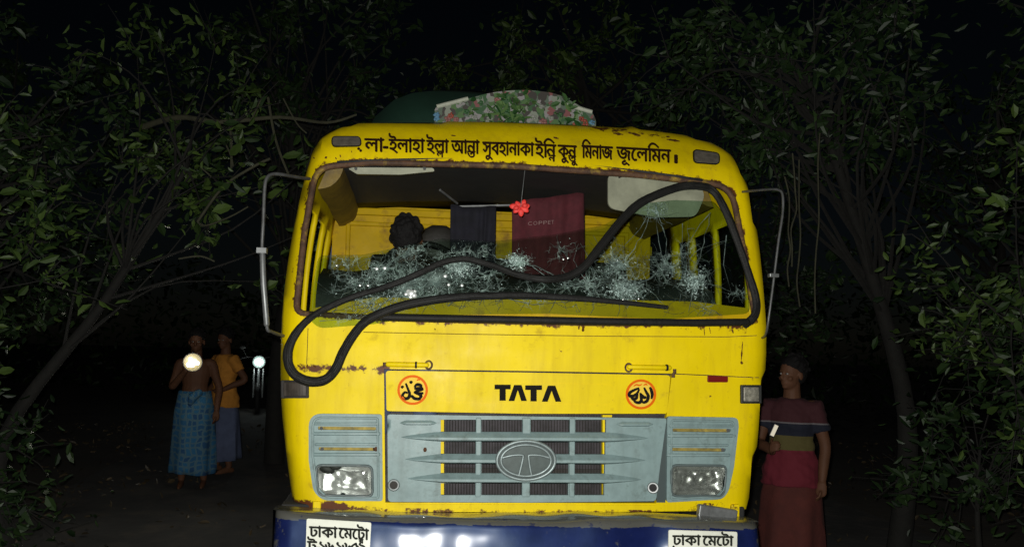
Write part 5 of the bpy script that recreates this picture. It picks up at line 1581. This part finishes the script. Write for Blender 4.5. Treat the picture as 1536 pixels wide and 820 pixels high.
# ------------------------------------------------------------------ motorbike with its lamp on, far left
bl = at_w(388, 543, 16.0); gzb = ground_z(bl.x, 16)
bike = empty('motorbike', 'dark motorbike with a glaring headlamp far back on the road', 'motorbike', (bl.x, 16.0, gzb), R(15))
lh = bl.z - gzb
def bwheel(y):
    b = MB(); b.tube([Vector((0, y + .27 * math.cos(a), .30 + .27 * math.sin(a))) for a in [2 * PI * i / 24 for i in range(24)]], .04, 8, True); w_ = b.build('wheel', M['tyre'], bike, 60)
    b = MB(); b.tube([Vector((0, y + .21 * math.cos(a), .30 + .21 * math.sin(a))) for a in [2 * PI * i / 20 for i in range(20)]], .014, 6, True)
    for i in range(6):
        a = PI * i / 6; b.tube([Vector((0, y + .21 * math.cos(a), .30 + .21 * math.sin(a))), Vector((0, y - .21 * math.cos(a), .30 - .21 * math.sin(a)))], .008, 5)
    b.build('rim', M['steel'], w_, 60)
bwheel(.0 + .12); bwheel(1.38)
b = MB(); b.tube([(0, .12, .30), (0, .38, lh)], .03, 8); b.tube([(-.09, .12, .30), (-.09, .36, lh - .06)], .02, 8); b.tube([(.09, .12, .30), (.09, .36, lh - .06)], .02, 8); b.build('front_fork', M['steel'], bike, 50)
b = MB(); b.ell((0, .66, .82), (.13, .26, .13)); b.build('fuel_tank', M['bike_paint'], bike, 60)
b = MB(); b.box((0, 1.12, .80), (.22, .66, .09)); b.build('saddle', M['black'], bike, None, .03)
b = MB(); b.ell((0, .72, .48), (.14, .22, .18)); b.tube([(0, .4, .85), (0, .6, .35), (0, 1.3, .32)], .025, 8); b.tube([(0, .5, .75), (0, 1.3, .72), (0, 1.38, .32)], .022, 8); b.build('engine_frame', M['chassis'], bike, 50)
b = MB(); b.tube(smooth_path([(-.36, .50, lh + .06), (-.2, .42, lh + .1), (0, .38, lh + .06), (.2, .42, lh + .1), (.36, .50, lh + .06)], 4), .014, 8); b.build('handlebar', M['steel'], bike, 60)
for s in (-1, 1):
    b = MB(); b.tube([(s * .25, .42, lh + .1), (s * .32, .40, lh + .25)], .008, 6); b.ell((s * .34, .40, lh + .29), (.065, .02, .045)); b.build('mirror', M['dash'], bike, 60)
b = MB(); b.tube([(0, .44, lh), (0, .34, lh), (0, .28, lh)], [.06, .115, .13], 18); hl = b.build('headlight', M['bike_paint'], bike, 50)
b = MB(); b.tube([(0, .278, lh), (0, .268, lh)], [.125, .12], 20); b.build('lamp_bowl', M['bike_bowl'], hl, 50)
b = MB(); b.ell((0, .268, lh), (.085, .03, .072)); b.build('lit_lens', M['bike_lamp'], hl, 50)

ld = bpy.data.lights.new('headlamp_light', 'POINT'); ld.energy = 5; ld.color = (.88, 1, .96); ld.shadow_soft_size = .06
lo = bpy.data.objects.new('headlamp_light', ld); C.objects.link(lo); lo.parent = bike; lo.location = (0, .16, lh)

# ------------------------------------------------------------------ trees and shrubs
def leaf_mesh(name, pts, m, parent, smin, smax, rng, droop=.3):
    vs = []; fs = []; tint = []
    for p in pts:
        L_ = rng.uniform(smin, smax) * rng.choice((.55, .8, 1, 1, 1.25)); W = L_ * rng.uniform(.32, .5)
        d = Vector((rng.gauss(0, 1), rng.gauss(0, 1), rng.gauss(-droop, .7))).normalized()
        u = Vector((rng.gauss(0, 1), rng.gauss(0, 1), rng.gauss(0, 1))); u = (u - d * u.dot(d)).normalized(); nrm = d.cross(u)
        n = len(vs); k = nrm * W * .25
        vs += [p, p + d * L_ * .35 + u * W * .5 + k, p + d * L_ * .75 + u * W * .38 + k * .8, p + d * L_ - k * .4, p + d * L_ * .75 - u * W * .38 + k * .8, p + d * L_ * .35 - u * W * .5 + k, p + d * L_ * .5]
        fs += [(n, n + 1, n + 6), (n + 1, n + 2, n + 6), (n + 2, n + 3, n + 6), (n + 3, n + 4, n + 6), (n + 4, n + 5, n + 6), (n + 5, n, n + 6)]
        tint.append(rng.random() ** 1.6)
    me = bpy.data.meshes.new(name); me.from_pydata([tuple(v) for v in vs], [], fs); me.materials.append(m); me.update()
    a = me.attributes.new('tint', 'FLOAT', 'FACE')
    for i, t in enumerate(tint):
        for q in range(6): a.data[i * 6 + q].value = t
    o = bpy.data.objects.new(name, me); link(o, parent)
    return o
def tree(label, base, height, crown_c, crown_r, nclump, leaves, seedv, m='leaf', lmin=.06, lmax=.12, trunk_r=.12, group='trees around the truck', name='tree', lean=(0, 0)):
    rng = random.Random(seedv)
    bz = ground_z(base[0], base[1])
    root = empty(name, label, 'tree' if name == 'tree' else 'shrub', (base[0], base[1], bz - .02), 0, group)
    B = Vector((base[0], base[1], bz))
    cc = Vector(crown_c) - B
    tb = MB(); tw = []
    top = Vector((cc.x, cc.y, cc.z))
    tpts = [Vector((0, 0, 0)), Vector((lean[0] * .3 + rng.gauss(0, .05), lean[1] * .3, cc.z * .3)), Vector((cc.x * .5 + rng.gauss(0, .08), cc.y * .5, cc.z * .65)), top]
    sp = smooth_path(tpts, 5)
    tb.tube(sp, [trunk_r * (1 - .75 * i / (len(sp) - 1)) for i in range(len(sp))], 10)
    pts = []
    for i in range(nclump):
        while True:
            q = Vector((rng.uniform(-1, 1), rng.uniform(-1, 1), rng.uniform(-1, 1)))
            if .25 < q.length < 1: break
        c = cc + Vector((q.x * crown_r[0], q.y * crown_r[1], q.z * crown_r[2]))
        if c.z < .35: c.z = .35 + rng.random() * .3
        st = sp[rng.randrange(int(len(sp) * .5), len(sp))]
        mid = (st + c) / 2 + Vector((rng.gauss(0, .15), rng.gauss(0, .15), rng.gauss(.10, .13)))
        bp = smooth_path([st, mid, c], 4)
        tb.tube(bp, [max(.004, trunk_r * .20 * (1 - .85 * k / (len(bp) - 1))) for k in range(len(bp))], 5)
        ln = (c - mid).normalized()
        cl = rng.uniform(.16, .42)
        # twigs that radiate from the bough's end
        for t in range(3):
            e = c + (ln + Vector((rng.gauss(0, .7), rng.gauss(0, .7), rng.gauss(-.1, .6)))).normalized() * cl * rng.uniform(.8, 1.7)
            tb.tube([c, (c + e) / 2 + Vector((0, 0, rng.gauss(0, .04))), e], [.006, .004, .002], 4)
            for _ in range(int(leaves * .18)):
                s = rng.random(); pts.append(c.lerp(e, s) + Vector((rng.gauss(0, .035), rng.gauss(0, .035), rng.gauss(0, .035))))
        for _ in range(int(leaves * .46)):
            pts.append(c + Vector((rng.gauss(0, cl * .55), rng.gauss(0, cl * .55), rng.gauss(0, cl * .45))))
    tb.build('trunk', M['bark'], root, 60)
    leaf_mesh('crown', pts, M[m], root, lmin, lmax, rng)
    return root
TR = [
    ('leafy tree overhanging the left mirror arm', (-3.55, 6.0), 4, (-2.45, 6.3, 3.05), (1.15, .8, 1.25), 26, 44, 11, 'leaf', .06, .13, .07),
    ('low branching tree at the left edge of the picture', (-4.7, 6.6), 4, (-4.3, 6.6, 3.0), (1.3, .9, 1.6), 46, 60, 12, 'leaf_dark', .06, .12, .12),
    ('tall tree behind the left mirror arm, reaching over the torch holder', (-2.75, 10.4), 6, (-2.5, 9.6, 4.6), (2.0, 1.1, 1.7), 60, 60, 13, 'leaf_dark', .08, .15, .14),
    ('leafy tree overhanging the right mirror arm', (3.55, 6.9), 5, (2.65, 6.7, 4.05), (1.5, .8, 0.75), 54, 60, 14, 'leaf_dark', .06, .12, .10),
    ('bushy tree at the right edge of the picture', (4.9, 6.5), 4, (4.9, 6.6, 3.1), (1.2, .9, 1.7), 46, 60, 15, 'leaf_dark', .06, .12, .12),
    ('spreading tree with its crown above the cargo body', (1.9, 11.2), 7, (1.2, 10.6, 5.2), (2.3, 1.2, 1.4), 60, 60, 16, 'leaf', .08, .15, .16),
    ('slim tree behind the person in the striped polo', (2.9, 9.4), 5, (2.9, 9.4, 3.2), (1.3, .8, 1.8), 46, 60, 17, 'leaf_dark', .07, .13, .10),
    ('far tree at the left rim beyond the torch lights', (-7.6, 11.5), 7, (-7.4, 11.5, 4.3), (2.3, 1.4, 2.3), 50, 60, 18, 'leaf_dark', .10, .17, .16),
    ('far tree at the right rim behind the bushy tree', (7.4, 11.0), 7, (7.0, 11.0, 4.2), (2.3, 1.4, 2.3), 50, 60, 19, 'leaf_dark', .10, .17, .16),
    ('light leaved sapling near the left rim of the picture', (-3.75, 5.1), 3, (-3.55, 5.1, 2.45), (.75, .5, .95), 22, 50, 20, 'leaf', .06, .11, .05),
    ('light leaved sapling near the right rim of the picture', (3.6, 5.2), 3, (3.6, 5.2, 2.3), (.7, .5, 1.0), 22, 50, 21, 'leaf', .06, .11, .05),
]
for t in TR: tree(*t)
SH = [
    ('low dark shrub at the foot of the tree left of the torch holder', (-3.75, 5.7), 1, (-3.8, 5.7, .75), (.55, .5, .65), 26, 40, 31, 'leaf_dark', .06, .12, .03),
    ('rounded dark shrub at the left rim of the picture', (-4.75, 5.9), 1, (-4.75, 5.9, 1.0), (.7, .5, .9), 30, 44, 32, 'leaf_dark', .06, .12, .03),
    ('tall dark shrub right of the person in the striped polo', (3.75, 6.0), 1, (3.7, 6.0, 1.1), (.6, .5, 1.0), 30, 44, 33, 'leaf_dark', .06, .12, .03),
    ('spreading dark shrub at the right rim of the picture', (4.75, 5.8), 1, (4.75, 5.8, .9), (.8, .5, .85), 30, 44, 34, 'leaf_dark', .06, .12, .03)]
for t in SH: tree(*t, group='shrubs at the roadside', name='shrub')
leaf_mesh('leafy_garland', SPRAY, M['leaf_garland'], crown, .035, .075, random.Random(78))
# bare bough across the top left, and pale twigs
b = MB()
root_b = at_w(150, 178, 6.3)
b.tube(smooth_path([at_w(215, 190, 6.5), at_w(268, 176, 6.3), at_w(330, 183, 6.2), at_w(420, 176, 6.3), at_w(490, 184, 6.2), at_w(535, 172, 6.2)], 5), [.026 - .0007 * i for i in range(26)], 7)
for path, r in (([(402, 146), (410, 195), (420, 230), (433, 262)], .009), ([(296, 333), (335, 280), (380, 250), (405, 238)], .011), ([(296, 333), (310, 338), (345, 325), (372, 310)], .006), ([(344, 178), (347, 215), (347, 255)], .008),
                ([(330, 200), (345, 230), (350, 250)], .006), ([(300, 250), (325, 272), (335, 283)], .006), ([(425, 148), (445, 185), (460, 200)], .006), ([(268, 388), (300, 384), (322, 392)], .007), ([(392, 148), (375, 185)], .006)):
    b.tube(smooth_path([at_w(x, y, 5.9 + .001 * (x - 300)) for x, y in path], 4), r, 5)
bo = b.build('bare_bough', M['twig'], None, 60)
tag(bo, 'pale bare bough with thin twigs crossing the top left foliage', 'branch')
# hanging vines on the right
for i, (x, y0, y1) in enumerate(((1182, 265, 430), (1190, 230, 400), (1199, 240, 460), (1226, 200, 470))):
    b = MB(); rg = random.Random(40 + i)
    b.tube(smooth_path([at_w(x + rg.gauss(0, 2.5), y0 + (y1 - y0) * t / 6, 6.2) for t in range(7)], 4), .007, 5)
    o = b.build('hanging_vine', M['twig'], None, 60)
    tag(o, 'thin bare vine hanging down in the dark right of the mirror arm', 'vine', 'hanging vines at the right')
# dark hedge far behind reads as one mass
rng = random.Random(5); pts = []
for i in range(7000):
    x = rng.uniform(-22, 22); y = 22 + rng.gauss(0, .8); pts.append(Vector((x, y, .4 + rng.random() * (3.2 + 1.2 * noise.noise(Vector((x * .4, 0, 0)))))))
o = leaf_mesh('undergrowth', pts, M['leaf_dark'], None, .18, .34, rng)
o['kind'] = 'stuff'; o['label'] = 'dark undergrowth along the far roadside'; o['category'] = 'undergrowth'
rng = random.Random(6); pts = []
for i in range(5200):
    s = rng.choice((-1, 1)); x = s * rng.uniform(1.6, 7); y = rng.uniform(3.5, 14)
    if noise.noise(Vector((x * .9, y * .9, 2))) + .6 * noise.noise(Vector((x * 2.5, y * 2.5, 7))) < .12 + rng.gauss(0, .12): continue
    pts.append(Vector((x, y, ground_z(x, y) + .02)))
o = leaf_mesh('leaf_litter', pts, M['leaf_dry'], None, .05, .10, rng, 0.0)
o['kind'] = 'stuff'; o['label'] = 'dry leaf litter scattered on the dark ground'; o['category'] = 'leaf litter'
